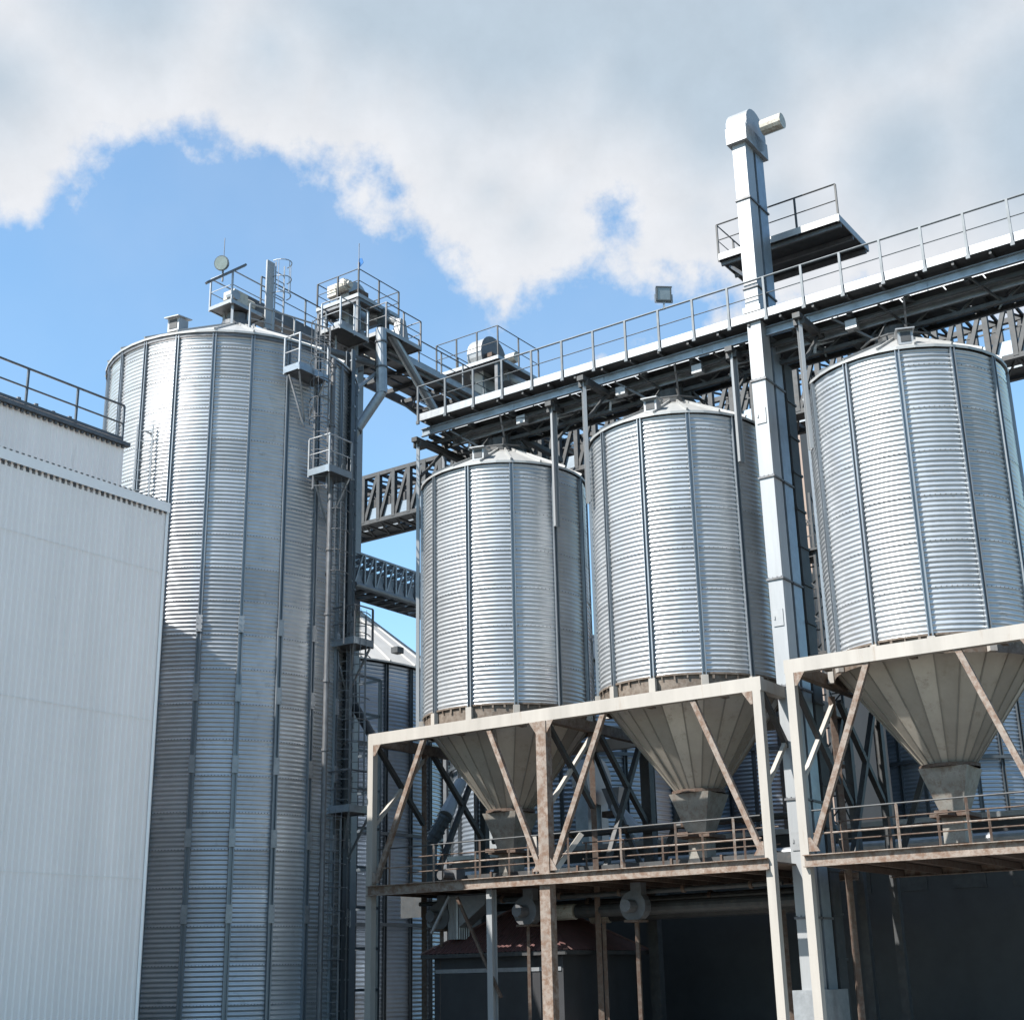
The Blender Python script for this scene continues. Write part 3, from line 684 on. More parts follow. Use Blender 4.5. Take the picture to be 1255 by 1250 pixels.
def round_flood(p, aim, label):
    root = thing('floodlight', label, 'lamp', p)
    aim = Vector(aim).normalized()
    m = MB(); m.tube([p - aim * .22, p - aim * .12, p, p + aim * .05], [.09, .2, .25, .25], 18); m.build('housing', 'lampbody', root)
    m = MB(); m.tube([p + aim * .045, p + aim * .06], .22, 18); m.build('lens', 'lampglass', root)
    m = MB(); m.tube([p - aim * .1 - Z * .2, p - aim * .1 - Z * .62], .03, 8); m.tube([p - aim * .12 + Z * .1, p - aim * .12 + Z * .95], .012, 6); m.build('mount_pole', 'galv_dk', root)
round_flood(px(272, 323, 40.4), Vector((-.25, -1, -.25)), 'round floodlight on a short pole above the tall silo roof')
def square_flood(p, aim, label, s=.42):
    root = thing('floodlight', label, 'lamp', p)
    aim = Vector(aim).normalized(); t = aim.cross(Z).normalized(); u = t.cross(aim)
    m = MB(); m.box(p, s, .14, s, ax=t, az=u); m.box(p - aim * .11, s * .6, .1, s * .5, ax=t, az=u)
    for a_, b_, w, h in ((0, .19, s + .03, .035), (0, -.19, s + .03, .035), (.19, 0, .035, s - .05), (-.19, 0, .035, s - .05)): m.box(p + t * a_ + u * b_ + aim * .085, w, .03, h, ax=t, az=u)
    m.build('housing', 'lampbody', root)
    m = MB(); m.box(p + aim * .076, s - .08, .012, s - .08, ax=t, az=u); m.build('lens', 'lampglass', root)
    m = MB(); m.bar(p - Z * .2, p - Z * .45, .05, .05); m.bar(p - t * .24 - Z * .24, p + t * .24 - Z * .24, .03, .03)
    for q in (-.24, .24): m.bar(p + t * q - Z * .24, p + t * q, .03, .03)
    m.build('mount_bracket', 'galv', root)
q = pl(813, 362, P(0, -1.35, 0), B); square_flood(q + Vector((0, 0, .02)), Vector((.1, -1, -.15)), 'square floodlight on the handrail of the gallery above the middle hopper silo')

# ------------------------------------------------------------------ tower head: elevator head with platforms
def tower():
    c = C1; root = thing('elevator_tower', 'elevator head with cream motors and railed platforms, the highest machinery right of the tall silo', 'elevator', P(-.2, 5.5, 0, c))
    a0, a1, b0, b1 = -1.2, .75, 4.5, 6.7; zf = 24.55
    # legs of the tower go down behind the tall silo
    for a_ in (-.95, .5):
        for b_ in (4.7,):
            m = MB(); m.bar(P(a_, b_, 0, c), P(a_, b_, zf, c), .12, .12, up=A); m.build('tower_leg', 'galv', root)
    m = MB()
    for z0 in np.arange(1, 21, 3.0):
        m.bar(P(-.95, 4.7, z0 + 3, c), P(.5, 4.7, z0, c), .06, .06)
    m.build('tower_bracing', 'galv_dk', root)
    # split upper floor: two strips with the head between
    floor_slab(root, rect(c, a0, a1, b0, b0 + .85), zf, mname='galv_dk', edge='galv_lt')
    floor_slab(root, rect(c, a0, a0 + .6, b0 + .9, b1), zf, mname='galv_dk', edge='galv')
    floor_slab(root, rect(c, a0 + .65, a1, b1 - .5, b1), zf, mname='galv_dk', edge='galv')
    railing(root, [P(a1, b1, zf, c), P(a1, b0, zf, c), P(a0, b0, zf, c), P(a0, b1, zf, c), P(a1, b1, zf, c)], zr=1.0, step=1.0, mname='dark', r=.02)
    # elevator casing, head and motors
    for b_ in (5.2, 5.75):
        m = MB(); m.box(P(-.1, b_, 12.4, c), .34, .3, 24.2, ax=A); m.build('leg_casing', 'galv_lt', root)
    hc = P(-.1, 5.48, 25.2, c)
    m = MB(); m.tube([hc - A * .2, hc + A * .2], .5, 24); m.frus(hc - Z * .85, .36, .9, .44, 1.05, .6, ax=A); m.build('head_casing', 'galv', root)
    m = MB(); m.box(P(.35, 4.95, 25.3, c), .42, .3, .45, ax=A); m.build('gearbox', 'motor', root)
    m = MB(); q = P(-.42, 4.85, 25.32, c); m.tube([q, q + A * .5], .19, 14); m.tube([q - A * .1, q - A * .01], .13, 14); m.tube([q - A * .02 + A * .05, q + A * .1], .22, 14)
    m.box(q + A * .25 + Z * .2, .2, .2, .14, ax=A); m.build('motor', 'motor', root)
    m = MB(); m.box(P(-.5, 5.3, 24.95, c), .5, .5, .4, ax=A); m.build('motor_bracket', 'rust', root)
    # lower landing and side landing
    zl = 23.05; floor_slab(root, rect(c, -2.15, -1.25, 4.9, 6.8), zl, mname='dark', edge='galv_lt')
    railing(root, [P(-1.25, 4.9, zl, c), P(-2.15, 4.9, zl, c), P(-2.15, 6.8, zl, c), P(-1.25, 6.8, zl, c)], step=1.0, mname='galv_dk', r=.022)
    floor_slab(root, rect(c, -1.75, -.9, 3.0, 4.4), 22.6, mname='dark', edge='galv_lt')
    railing(root, [P(-.9, 3.0, 22.6, c), P(-1.75, 3.0, 22.6, c), P(-1.75, 4.4, 22.6, c)], step=.9, mname='galv', r=.022)
    m = MB()
    for a_, b_ in ((-1.15, 4.55), (-1.15, 6.6), (.7, 4.55), (.7, 6.6)): m.bar(P(a_, b_, 23.1, c), P(a_, b_, zf - .06, c), .1, .1, up=A)
    m.bar(P(-1.15, 4.55, 23.15, c), P(-1.15, 6.6, 24.4, c), .06, .06); m.bar(P(-1.15, 4.5, zf - .14, c), P(-1.15, 6.7, zf - .14, c), .09, .14); m.bar(P(.7, 4.5, zf - .14, c), P(.7, 6.7, zf - .14, c), .09, .14); m.bar(P(-1.15, 4.55, zf - .18, c), P(.7, 4.55, zf - .18, c), .09, .1)
    m.build('head_frame', 'galv_dk', root)
    m = MB(); m.tube([P(-.9, 4.8, 22.9, c), P(-.9, 4.8, 24.5, c)], .13, 10); m.tube([P(-.5, 5.0, 22.6, c), P(-.75, 4.75, 21.5, c), P(-.9, 4.6, 20.5, c)], .14, 10); m.build('spout', 'galv', root)
    m = MB()
    for k in range(3): m.box(P(-.3 + .35 * k, 6.9, 23.4, c), .25, .3, .45, ax=A)
    m.build('control_box', 'motor', root)
    # distributor casing and spouts under the head
    m = MB(); m.frus(P(-1.7, 6.2, 23.1, c), .45, .5, .25, .3, .95, ax=A); m.build('distributor', 'galv_lt', root)
    m = MB(); m.tube([P(-.5, 5.9, 24.5, c), P(-1.1, 6.0, 24.25, c), P(-1.65, 6.2, 23.95, c)], .15, 10); m.build('spout', 'galv_lt', root)
    m = MB(); m.bar(P(-1.12, 5.95, 23.2, c), P(-1.12, 5.95, 24.5, c), .32, .3, up=A); m.build('cabinet', 'lampbody', root)
    p1 = px(467, 420, 43.6); p2 = px(468, 482, 43.6); p3 = px(437, 527, 43.6); p4 = px(395, 590, 43.4)
    for nm, pts, rr in (('spout', [p1 + Z * .5, p1, p2], .19), ('spout', [p2 + Z * .02, p3, p4], .17)):
        m = MB(); m.tube(pts, rr, 14); o = m.build(nm, 'galv', root)
        for t_ in (.0, .5):
            q0, q1 = pts[-2], pts[-1]; f = q0 + (q1 - q0) * t_; d = (q1 - q0).normalized(); k = MB(); k.tube([f - d * .03, f + d * .03], rr + .035, 14); k.build('pipe_flange', 'galv_dk', o)
    q0, q1 = px(478, 408, 44.0), px(532, 502, 46.5)
    m = MB(); m.tube([q0, q1], .16, 12); m.build('spout', 'galv', root)
    q0, q1 = px(466, 454, 44), px(434, 478, 42.5)
    m = MB(); m.tube([q0, q1], .07, 10); m.build('stay_tube', 'galv', root)
    # flag on a short mast
    f = P(a0, b0, zf, c)
    r2 = thing('flag_mast', 'thin mast with a small blue flag on the highest platform corner', 'mast', f)
    m = MB(); m.tube([f + Z * 0, f + Z * 2.0], .014, 6); m.tube([f + Z * .95, f + Z * 1.25], .035, 6); m.build('pole', 'galv_dk', r2)
    m = MB(); m.prism([f + Z * 1.05 + Rt * .02, f + Z * 1.25 + Rt * .16, f + Z * 1.42 + Rt * .1, f + Z * 1.4 + Rt * .01], B * .015); m.build('flag', 'bluepaint', r2)
tower()

def head3():
    c = C1; root = thing('bucket_elevator', 'rounded elevator head with motor and railing on the far gallery, behind the front gallery handrail', 'elevator', P(0, 15, 23, c))
    hc = px(596, 441, 50.5); 
    m = MB(); m.tube([hc - A * .35, hc + A * .35], .82, 26); m.frus(hc - Z * 1.7, .6, .9, .68, 1.6, 1.3, ax=A); m.build('head_casing', 'duct', root)
    m = MB(); m.tube([hc - A * .38 , hc - A * .36], .86, 26); m.box(hc - A * .36 - Z * .3, .08, 1.5, .12, ax=A); m.build('casing_rim', 'galv_dk', root)
    m = MB(); m.box(hc - A * .5 - B * .35 - Z * .25, .4, .5, .35, ax=A); m.build('gearbox', 'rust', root)
    m = MB(); q = hc - A * .6 + B * .55; m.tube([q, q - A * .5], .22, 14); m.build('motor', 'motor', root)
    m = MB(); m.frus(hc - A * .95 - Z * 1.3, .5, .5, .3, .3, .7, ax=A); m.tube([hc - A * .6 - Z * .3, hc - A * 1.0 - Z * 1.0, hc - A * 1.7 + B * .2 - Z * 1.5], .18, 10); m.build('spout', 'galv_lt', root)
    zf = hc.z - .75; h0 = Vector((hc.x, hc.y, 0))
    def q_(a_, b_): return h0 + A * a_ + B * b_
    floor_slab(root, [q_(-1.5, -1.3), q_(1.5, -1.3), q_(1.5, 1.5), q_(-1.5, 1.5)], zf, mname='galv_dk', edge='galv')
    railing(root, [q_(-1.5, 1.5) + Z * zf, q_(-1.5, -1.3) + Z * zf, q_(1.5, -1.3) + Z * zf, q_(1.5, 1.5) + Z * zf], zr=1.3, step=1.2, mname='dark', r=.02, mids=(.65,))
    for a_, b_ in ((-1.3, -1.1), (1.3, -1.1), (1.3, 1.3), (-1.3, 1.3)): m = MB(); m.bar(q_(a_, b_) + Z * 0, q_(a_, b_) + Z * (zf - .06), .14, .14, up=A); m.build('platform_leg', 'galv_dk', root)
    m = MB(); m.box(hc - Z * ((hc.z) / 2 + .8) , .5, .4, hc.z - 1.6, ax=A); m.build('leg_casing', 'galv_lt', root)
head3()

# ------------------------------------------------------------------ caged ladder with rest platforms up the tall silo
def access():
    c = C1
    root = thing('access_ladder', 'caged access ladder with rest platforms climbing the right side of the tall silo', 'ladder', px(400, 1150, 38.5).xy.to_3d())
    # run of ladders: (u, v_top, v_bottom, D)
    def lad(u, D, z0, z1, cage=True):
        p = px(u, 700, D); p = Vector((p.x, p.y, 0)); n = Vector((-p.x, -p.y, 0)).normalized(); n = (n * .6 - B * .5 - A * .2).normalized(); t = Vector((n.y, -n.x, 0))
        m = MB()
        for s_ in (-.2, .2): m.bar(p + t * s_ + Z * z0, p + t * s_ + Z * z1, .05, .03, up=n)
        for z in np.arange(z0 + .1, z1, .28): m.bar(p - t * .2 + Z * z, p + t * .2 + Z * z, .022, .022)
        o = m.build('ladder', 'galv_dk', root)
        if cage:
            m = MB()
            z = z0 + 2.0
            while z < z1 + .1:
                m.tube([p + Z * z + t * .34 * math.cos(R(k)) + n * (.62 * math.sin(R(k))) for k in range(0, 181, 20)], .016, 5, cap=False); z += .62
            for k in (35, 65, 90, 115, 145): m.bar(p + t * .34 * math.cos(R(k)) + n * (.62 * math.sin(R(k))) + Z * (z0 + 2), p + t * .34 * math.cos(R(k)) + n * (.62 * math.sin(R(k))) + Z * (z1 + .1), .025, .012)
            m.build('safety_cage', 'galv_dk', o)
    lad(389, 38.0, 15.2, 20.3); lad(414, 38.7, 10.8, 16.2); lad(441, 39.5, 6.1, 11.8); lad(415, 39.3, .3, 6.1); lad(424, 39.6, 6.2, 11.0, False)
    for (u, v, D, la, lb) in ((367, 448, 37.1, .6, 1.2), (403.5, 573, 37.6, .8, .95), (434, 784, 38.8, .95, .8), (428, 990, 38.8, 1.05, .95)):
        p = px(u, v, D); zf = p.z; p = Vector((p.x, p.y, 0))
        poly = [p, p + A * la, p + A * la + B * lb, p + B * lb]
        pr = floor_slab(root, poly, zf, mname='galv_dk', edge='blue', eh=.2, name='rest_platform')
        railing(root, [p + A * la + B * .0 + Z * zf, p + Z * zf, p + B * lb + Z * zf], zr=1.05, step=.8, mname='galv' if v < 600 else 'galv_dk', r=.024, mid_r=.018)
        m = MB(); m.bar(p + A * .1 + B * .1 + Z * (zf - .1), p + A * la + B * .9 + Z * (zf - 1.3), .05, .05)
        m.bar(p + A * (la - .1) + B * .1 + Z * (zf - .1), p + A * la + B * .9 + Z * (zf - 1.5), .05, .05)
        m.bar(p + B * (lb - .1) + Z * (zf - .1), p + B * lb + A * .9 + Z * (zf - 1.3), .05, .05); m.build('bracket', 'galv', root)
    # cable trays and pipes running up beside the ladder
    root2 = thing('riser_pipe', 'round steel riser pipe running up the tall silo beside the caged ladder', 'pipe', px(402, 1150, 38.6).xy.to_3d())
    p = px(403, 700, 38.2); p = Vector((p.x, p.y, 0)); m = MB(); m.tube([p, p + Z * 19.4], .075, 12); m.build('pipe', 'galv_dk', root2)
    m = MB()
    for z in np.arange(2, 19.5, 1.9): m.tube([p + Z * z, p + Z * (z + .07)], .1, 12)
    m.build('pipe_clamp', 'galv_dk', root2)
    for u, D, w, mn, zt in ((427, 40.0, .26, 'truss', 20.5), (433, 40.9, .12, 'truss', 19.8)):
        p = px(u, 700, D); p = Vector((p.x, p.y, 0)); r3 = thing('cable_tray', 'wide grey cable tray running up the right edge of the tall silo' if u < 430 else 'narrow cable conduit at the far right edge of the tall silo', 'cable tray', p)
        m = MB(); m.chan(p, p + Z * zt, w / 2, w, up=A, t=.03); m.build('tray', mn, r3)
        m = MB()
        for z in np.arange(1, zt, .8): m.box(p + Z * z, w + .05, .06, .05, ax=A)
        m.build('tray_clips', 'galv', r3)
access()

# ladder lying against the left part of the tall silo
pz = px(176, 555, 38.3); pb = Vector((pz.x, pz.y, 0))
rt = thing('wall_ladder', 'pale thin ladder against the tall silo just above the low building roof', 'ladder', pb + Z * 10)
m = MB(); t = azv(R(80))
for s_ in (-.22, .22): m.bar(pb + t * s_ + Z * 10, pb + t * s_ + Z * 17.0, .05, .04)
for z in np.arange(10.2, 17, .3): m.bar(pb - t * .22 + Z * z, pb + t * .22 + Z * z, .022, .022)
m.build('ladder', 'galv_lt', rt)
for z in (12, 14.5, 16.8):
    m = MB(); m.bar(pb + Z * z, pb + Z * z + (C1 - pb).normalized() * .7, .04, .04); m.build('standoff', 'galv', rt)

# ------------------------------------------------------------------ truss bridges
def truss_bridge(fn, n, h, w, name, label, mname, panel=True, step=1.55, loc=None, bw=.15):
    """fn(s, side, z): point at run s, side (-1/1), height z"""
    root = thing(name, label, 'bridge', loc)
    for sd_ in (-1, 1):
        for z in (0, h):
            m = MB(); m.bar(fn(0, sd_, z), fn(n * step, sd_, z), bw, bw); m.build('chord', mname, root)
        for k in range(n + 1):
            m = MB(); m.bar(fn(k * step, sd_, 0), fn(k * step, sd_, h), bw * 1.15, bw, up=fn(1, sd_, 0) - fn(0, sd_, 0)); m.build('upright', mname, root)
            if k < n:
                m = MB(); m.bar(fn((k + 1) * step - .08, sd_, h), fn(k * step + .05, sd_, 0), bw * .75, bw * .8); m.build('diagonal', mname, root)
        if panel:
            m = MB(); m.bar(fn(0, sd_ * .93, h * .5), fn(n * step, sd_ * .93, h * .5), .04, .05); m.build('handrail', mname, root)
            m = MB(); m.bar(fn(0, sd_ * .93, .36), fn(n * step, sd_ * .93, .36), .025, .5); m.build('side_panel', 'blue', root)
    for z in (0, h):
        m = MB()
        for k in range(n + 1):
            m.bar(fn(k * step, -1, z), fn(k * step, 1, z), .09, .09)
            if k < n: s_ = 1 if z else -1; m.bar(fn(k * step, -s_, z - .02), fn((k + 1) * step, s_, z - .02), .06, .06)
        m.build('cross_members', mname, root)
    m = MB(); s = 0
    while s < n * step - .4:
        ln = .8 + random.random() * .9; m.bar(fn(s, -.5, .02), fn(min(s + ln, n * step), -.5, .02), .7 * w / 2, .03); m.bar(fn(s + .3, .5, .02), fn(min(s + ln + .2, n * step), .5, .02), .7 * w / 2, .03); s += ln + .07
    m.build('deck_sheets', 'dark', root)
    m = MB(); m.bar(fn(0, 0, .4), fn(n * step, 0, .4), .45, .5); m.build('conveyor_casing', 'galv', root)
    return root
OFT = 10.0
def t1(s, sd_, z): return P(20 - s, OFT + .85 + .85 * sd_, 19.95 + z)
b1 = truss_bridge(t1, 44, 2.05, 1.7, 'truss_bridge', 'upper, darker and deeper truss bridge between the tall silo and left hopper silo', 'dark', loc=P(5, OFT, 0), step=.82, bw=.17)
def t2(s, sd_, z):
    return P(6.6 + .6 * sd_, .1 + s, 13.75 + z)
b2 = truss_bridge(t2, 16, 1.05, 1.2, 'truss_bridge', 'lower slender truss bridge with hanging metal hoods, left of the hopper silos', 'galv', panel=False, step=.52, loc=P(6, 3, 0), bw=.07)
for k in range(16):
    m = MB(); p = t2(k * .52 + .26, -.8, .08); m.frus(p, .25, .4, .1, .12, .5, ax=A); m.build('hood', 'galv_lt', b2)
m = MB(); m.tube([t2(0, -1.1, -.05), t2(16 * .52, -1.1, -.05)], .1, 10); m.build('pipe', 'galv', b2)

# ------------------------------------------------------------------ pale corrugated building at left
def clad_face(m, p, q, z0, z1, out, pitch=.16, dep=.022):
    """trapezoid sheet wall from p to q"""
    d = (q - p); l = d.length; d.normalize(); n = int(l / pitch); pts = []
    for k in range(n):
        s = k * pitch
        for f, o_ in ((0, 0), (.55, 0), (.66, 1), (.89, 1)): pts.append(p + d * (s + f * pitch) + out * (o_ * dep))
    pts.append(q)
    o0 = len(m.v)
    for x in pts: m.v.append((x.x, x.y, z0)); m.v.append((x.x, x.y, z1))
    for k in range(len(pts) - 1): m.f.append((o0 + 2 * k, o0 + 2 * k + 2, o0 + 2 * k + 3, o0 + 2 * k + 1))
def building():
    corner = 33.5 * azv(R(-14.75)); z1 = 12.89
    root = thing('corrugated_building', 'pale grey corrugated sheet building with stepped upper storey, in front of the tall silo', 'building', corner - B * 8)
    far = corner - B * 22; out = -A                          # visible face looks along -A
    dA = A * 12
    m = MB(); clad_face(m, far, corner, 0, z1 + .02, out); clad_face(m, corner, corner + dA, 0, z1, B); clad_face(m, corner + dA, far + dA, 0, z1, A); clad_face(m, far + dA, far, 0, z1, -B)
    
    for z in (12.4, 11.2, 10.0, 8.8, 7.6):
        for k in range(60): m.box(corner - B * (.14 + .32 * k) + out * .026 + Z * z, .015, .014, .015, ax=B)
    m.build('lower_wall', 'clad', root)
    m = MB(); f = far + out * .05; c_ = corner + out * .05
    m.bar(f + Z * (z1 + .02), c_ + B * .05 + Z * (z1 + .02), .05, .25); m.build('parapet_flashing', 'trim', root)
    m = MB(); m.prism([far + Z * (z1 - .2), corner + Z * (z1 - .2), corner + dA + Z * (z1 - .2), far + dA + Z * (z1 - .2)], (0, 0, .1)); roof_m = m
    m = MB(); m.bar(corner + out * .035 + B * .01, corner + out * .035 + B * .01 + Z * (z1 - .1), .06, .06); m.build('corner_trim', 'trim', root)
    # profile ends of the roof sheet showing along the flashing
    m = roof_m
    for k in range(130):
        p = corner - B * (.08 + .16 * k)
        m.box(p + out * .05 + Z * (z1 - .125), .06, .05, .03, ax=B); m.box(p + out * .06 + Z * (z1 + .155), .07, .05, .03, ax=B)
    m.build('lower_roof', 'galv_dk', root)
    m = MB()
    for z in (11.25, 7.65, 4.05): m.box(corner - B * 11 + out * .024 + Z * z, 22, .006, .012, ax=B)
    m.build('sheet_lap', 'trim', root)
    # upper storey set back
    uc = pl(152, 547, corner + A * 1.6, A); uz = uc.z; uc = Vector((uc.x, uc.y, 0)); uf = uc - B * 22
    m = MB(); clad_face(m, uf, uc, z1 - .2, uz, out, pitch=.16); clad_face(m, uc, uc + A * 8, z1 - .2, uz, B)
    m.prism([uf + Z * (uz - .1), uc + Z * (uz - .1), uc + A * 8 + Z * (uz - .1), uf + A * 8 + Z * (uz - .1)], (0, 0, .06)); m.build('upper_wall', 'clad', root)
    m = MB(); m.bar(uf + out * .06 + Z * (uz + .03), uc + out * .06 + B * .1 + Z * (uz + .03), .14, .1)
    for k in range(130): m.box(uc - B * (.08 + .16 * k) + out * .06 + Z * (uz - .05), .07, .05, .07, ax=B)
    m.bar(uf + A * .1 + Z * (uz + .22), uc + A * .1 + Z * (uz + .22), .1, .08); m.build('roof_edge', 'galv_dk', root)
    railing(root, [uf + A * .1 + Z * (uz + .1), uc + A * .1 + Z * (uz + .1)], zr=1.05, mids=(.55,), step=1.5, mname='truss', r=.03, mid_r=.024)
    m = MB(); 
    for k in range(7): m.tube([uc - B * (.5 + .5 * k) + A * .3 + Z * (uz + .1), uc - B * (.5 + .5 * k) + A * .3 + Z * (uz + .3 + .15 * random.random())], .06, 8)
    m.build('roof_fittings', 'galv_dk', root)
building()

# ------------------------------------------------------------------ things at ground level and behind
def red_shed():
    c = P(-.35, .6, 0); root = thing('low_shed', 'low shed with a dull red corrugated hipped roof under the walkway of the hopper silos', 'shed', c + Z * .15)
    hw, hd, ze, za = 2.3, 2.1, 2.38, 3.78
    cs = [c + A * x * hw + B * y * hd for x, y in ((-1, -1), (1, -1), (1, 1), (-1, 1))]
    m = MB()
    apex = c + Z * za
    for i in range(4):
        p, q = cs[i] + Z * ze, cs[(i + 1) % 4] + Z * ze; n = 34
        ed = (q - p).normalized(); up = (apex - (p + q) / 2).normalized(); nr = ed.cross(up); nr = nr if nr.z > 0 else -nr
        for k in range(n):
            for j, (f0, f1, o0, o1) in enumerate(((0, .5, 0, .03), (.5, 1, .03, 0))):
                s0, s1 = (k + f0) / n, (k + f1) / n
                b0, b1 = p + (q - p) * s0 + nr * o0, p + (q - p) * s1 + nr * o1
                h0 = 1 - abs(2 * s0 - 1); h1 = 1 - abs(2 * s1 - 1); base = (apex - (p + q) / 2)
                m.add([b0, b1, b1 + base * h1, b0 + base * h0], [(0, 1, 2, 3)])
    m.build('roof', 'redroof', root)
    m = MB()
    for i in range(4): m.bar(cs[i] + Z * (ze + .03), apex + Z * .03, .12, .04)
    m.build('hip_cap', 'redroof', root)
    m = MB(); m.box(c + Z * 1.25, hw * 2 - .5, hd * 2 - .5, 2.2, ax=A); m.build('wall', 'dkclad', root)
    m = MB()
    for i in range(4): m.bar(cs[i] + Z * (ze - .05), cs[(i + 1) % 4] + Z * (ze - .05), .04, .1)
    m.build('fascia', 'dark', root)
    m = MB()
    m.box(c - B * (hd - .24) + Z * 1.95, hw * 2 - .6, .03, .1, ax=A)
    m.build('wall_band', 'galv', root)
red_shed()
def clutter():
    for k, (al, of, lab) in enumerate(((1.5, -1.2, 'grey slide gate drive under the left end of the walkway frame'), (-1.6, -1.6, 'grey fan housing under the walkway, between the I-section column and the rusty post'), (-4.6, -1.3, 'grey fan housing under the walkway, just right of the rusty post'))):
        r_ = thing('fan_housing', lab, 'fan', P(al, of, 2.6))
        p = P(al, of, 3.35); m = MB(); m.tube([p - B * .14, p + B * .14], .36, 18); m.frus(p - A * .1 + Z * .1, .3, .26, .3, .26, .45, ax=A); m.build('scroll', 'galv_dk', r_)
        m = MB(); m.tube([p - B * .14, p - B * .5], .15, 12); m.build('motor', 'galv_dk', r_)
        m = MB(); m.bar(p - Z * .35 + A * .2, p - Z * .35 - A * .2, .5, .05); m.bar(p - Z * .35, Vector((p.x, p.y, .15)), .08, .08); m.build('bracket', 'rust', r_)
    for k, (a0, a1, of, z, rr, lab) in enumerate(((2.4, -8.4, -1.0, 3.72, .06, 'thin dark air pipe just under the walkway deck, nearer one'), (2.4, -8.4, .4, 3.6, .1, 'thicker dark air pipe under the walkway deck, farther one'), (2.2, -8.4, 2.2, 5.6, .09, 'dark pipe along the back posts above the walkway'))):
        p0 = P(a0, of, z); r_ = thing('air_pipe', lab, 'pipe', p0); m = MB(); m.tube([p0, P((a0 + a1) / 2, of, z - .03), P(a1, of, z)], rr, 10); m.build('pipe', 'dark', r_)
        for q in range(6): al = a0 - 1 - q * 1.8; m = MB(); m.tube([P(al + .04, of, z), P(al - .04, of, z)], rr + .04, 10); m.build('pipe_flange', 'rust', r_)
    r_ = thing('cross_conveyor', 'dark enclosed conveyor on the walkway passing beneath the hopper chutes', 'conveyor', P(-3, 0, 4.1))
    m = MB(); m.bar(P(2.4, 0, 4.3), P(-8.5, 0, 4.3), .5, .34); m.build('casing', 'dark', r_)
    for q in range(8): al = 1.9 - q * 1.4; m = MB(); m.bar(P(al + .03, 0, 4.3), P(al - .03, 0, 4.3), .58, .42); m.build('casing_flange', 'rust', r_)
    m = MB(); m.box(P(1.6, -.45, 4.45), .4, .4, .4, ax=A); m.tube([P(1.6, -.65, 4.45), P(1.6, -1.1, 4.45)], .13, 12); m.build('drive', 'galv_dk', r_)
clutter()
def bin_box():
    c = pl(572, 1120, P(0, -1.2, 0), B); c0 = Vector((c.x, c.y, 0)); root = thing('dust_bin', 'pale corrugated dust bin with tapering side below the walkway', 'bin', c0 + Z * 2.6)
    m = MB(); w = 1.0
    p = c0 + A * .55 - B * .1; clad_face(m, p, p - A * .33, 2.75, 3.85, -B, pitch=.1, dep=.02); clad_face(m, p - A * .33, p - A * .33 + B * .5, 2.75, 3.85, -A, pitch=.1)
    m.build('shell', 'galv_lt', root)
    m = MB(); m.prism([p - A * .35 + Z * 3.85 + B * .02, p - A * 1.25 + Z * 3.85 + B * .02, p - A * 1.2 + Z * 3.6 + B * .02, p - A * .35 + Z * 3.05 + B * .02], B * .5); m.build('tapered_side', 'galv', root)
    m = MB(); m.prism([p + Z * 3.86, p - A * 1.25 + Z * 3.86, p - A * 1.25 + B * .5 + Z * 3.86, p + B * .5 + Z * 3.86], (0, 0, .03)); m.build('lid', 'galv_dk', root)
bin_box()
def ipost():
    b = pl(603, 1150, P(0, -2.2, 0), B); b = Vector((b.x, b.y, 0)); root = thing('support_column', 'white I-section column under the walkway in front of the red shed roof', 'column', b + Z * .15)
    m = MB(); m.ibeam(b + Z * .15, b + Z * 3.9, .17, .22, up=B); m.build('shaft', 'duct', root)
    m = MB(); m.bar(b + Z * 3.75 + A * 1.1, b + Z * 1.3 - A * .25, .07, .07); m.build('brace', 'rust', root)
    m = MB(); m.bar(b + A * 1.35 + Z * 3.8, b + A * 1.95 + Z * 2.9, .06, .06); m.build('strut', 'galv_lt', root)
ipost()

# elevator with domed cap and spouts seen under the frame
def small_elev():
    c0 = px(727, 1000, 48); c = Vector((c0.x, c0.y, 0)); root = thing('small_elevator', 'small elevator with pale domed cap and white spout, under the frame beside the rusty post', 'elevator', c)
    zt = px(730, 958, 48).z
    m = MB(); m.tube([c + Z * zt - A * .3, c + Z * zt + A * .3], .8, 24); m.build('domed_cap', 'duct', root)
    for s_ in (-.5, .35):
        m = MB(); m.box(c + B * s_ - A * 0 + Z * (zt / 2), .5, .45, zt - .1, ax=A); m.build('leg_casing', 'blue', root)
    m = MB(); m.frus(c - A * .9 + Z * (zt - 1.0), .3, .3, .7, .6, .7, ax=A); m.build('discharge_box', 'galv_lt', root)
    m = MB(); m.tube([c - A * .9 + Z * (zt - .95), px(790, 1030, 46)], .22, 14); m.build('spout', 'duct', root)
    m = MB(); m.box(c - A * .75 + Z * (zt - 1.15), .5, .5, .2, ax=A); m.build('gate_box', 'rust', root)
small_elev()
def left_spout():
    r_ = thing('grain_spout', 'bright bent spout pipe with a ribbed elbow left of the hopper cone, under the frame', 'pipe', px(530, 1050, 46))
    p1, p2, p3 = px(556, 978, 46.5), px(546, 1000, 46), px(528, 1032, 46)
    m = MB(); m.tube([p1 + (p1 - p2) * .9, p1, p2], [.2, .2, .25], 14); m.build('upper_pipe', 'duct', r_)
    m = MB(); m.tube([p2, p3], .22, 14)
    for k in range(5): f = p2 + (p3 - p2) * (k / 4.5 + .05); d = (p3 - p2).normalized(); m.tube([f, f + d * .06], .26, 14)
    m.build('ribbed_elbow', 'truss', r_)
    m = MB(); m.tube([p3, p3 - Z * 1.5], .2, 12); m.build('lower_pipe', 'truss', r_)
left_spout()
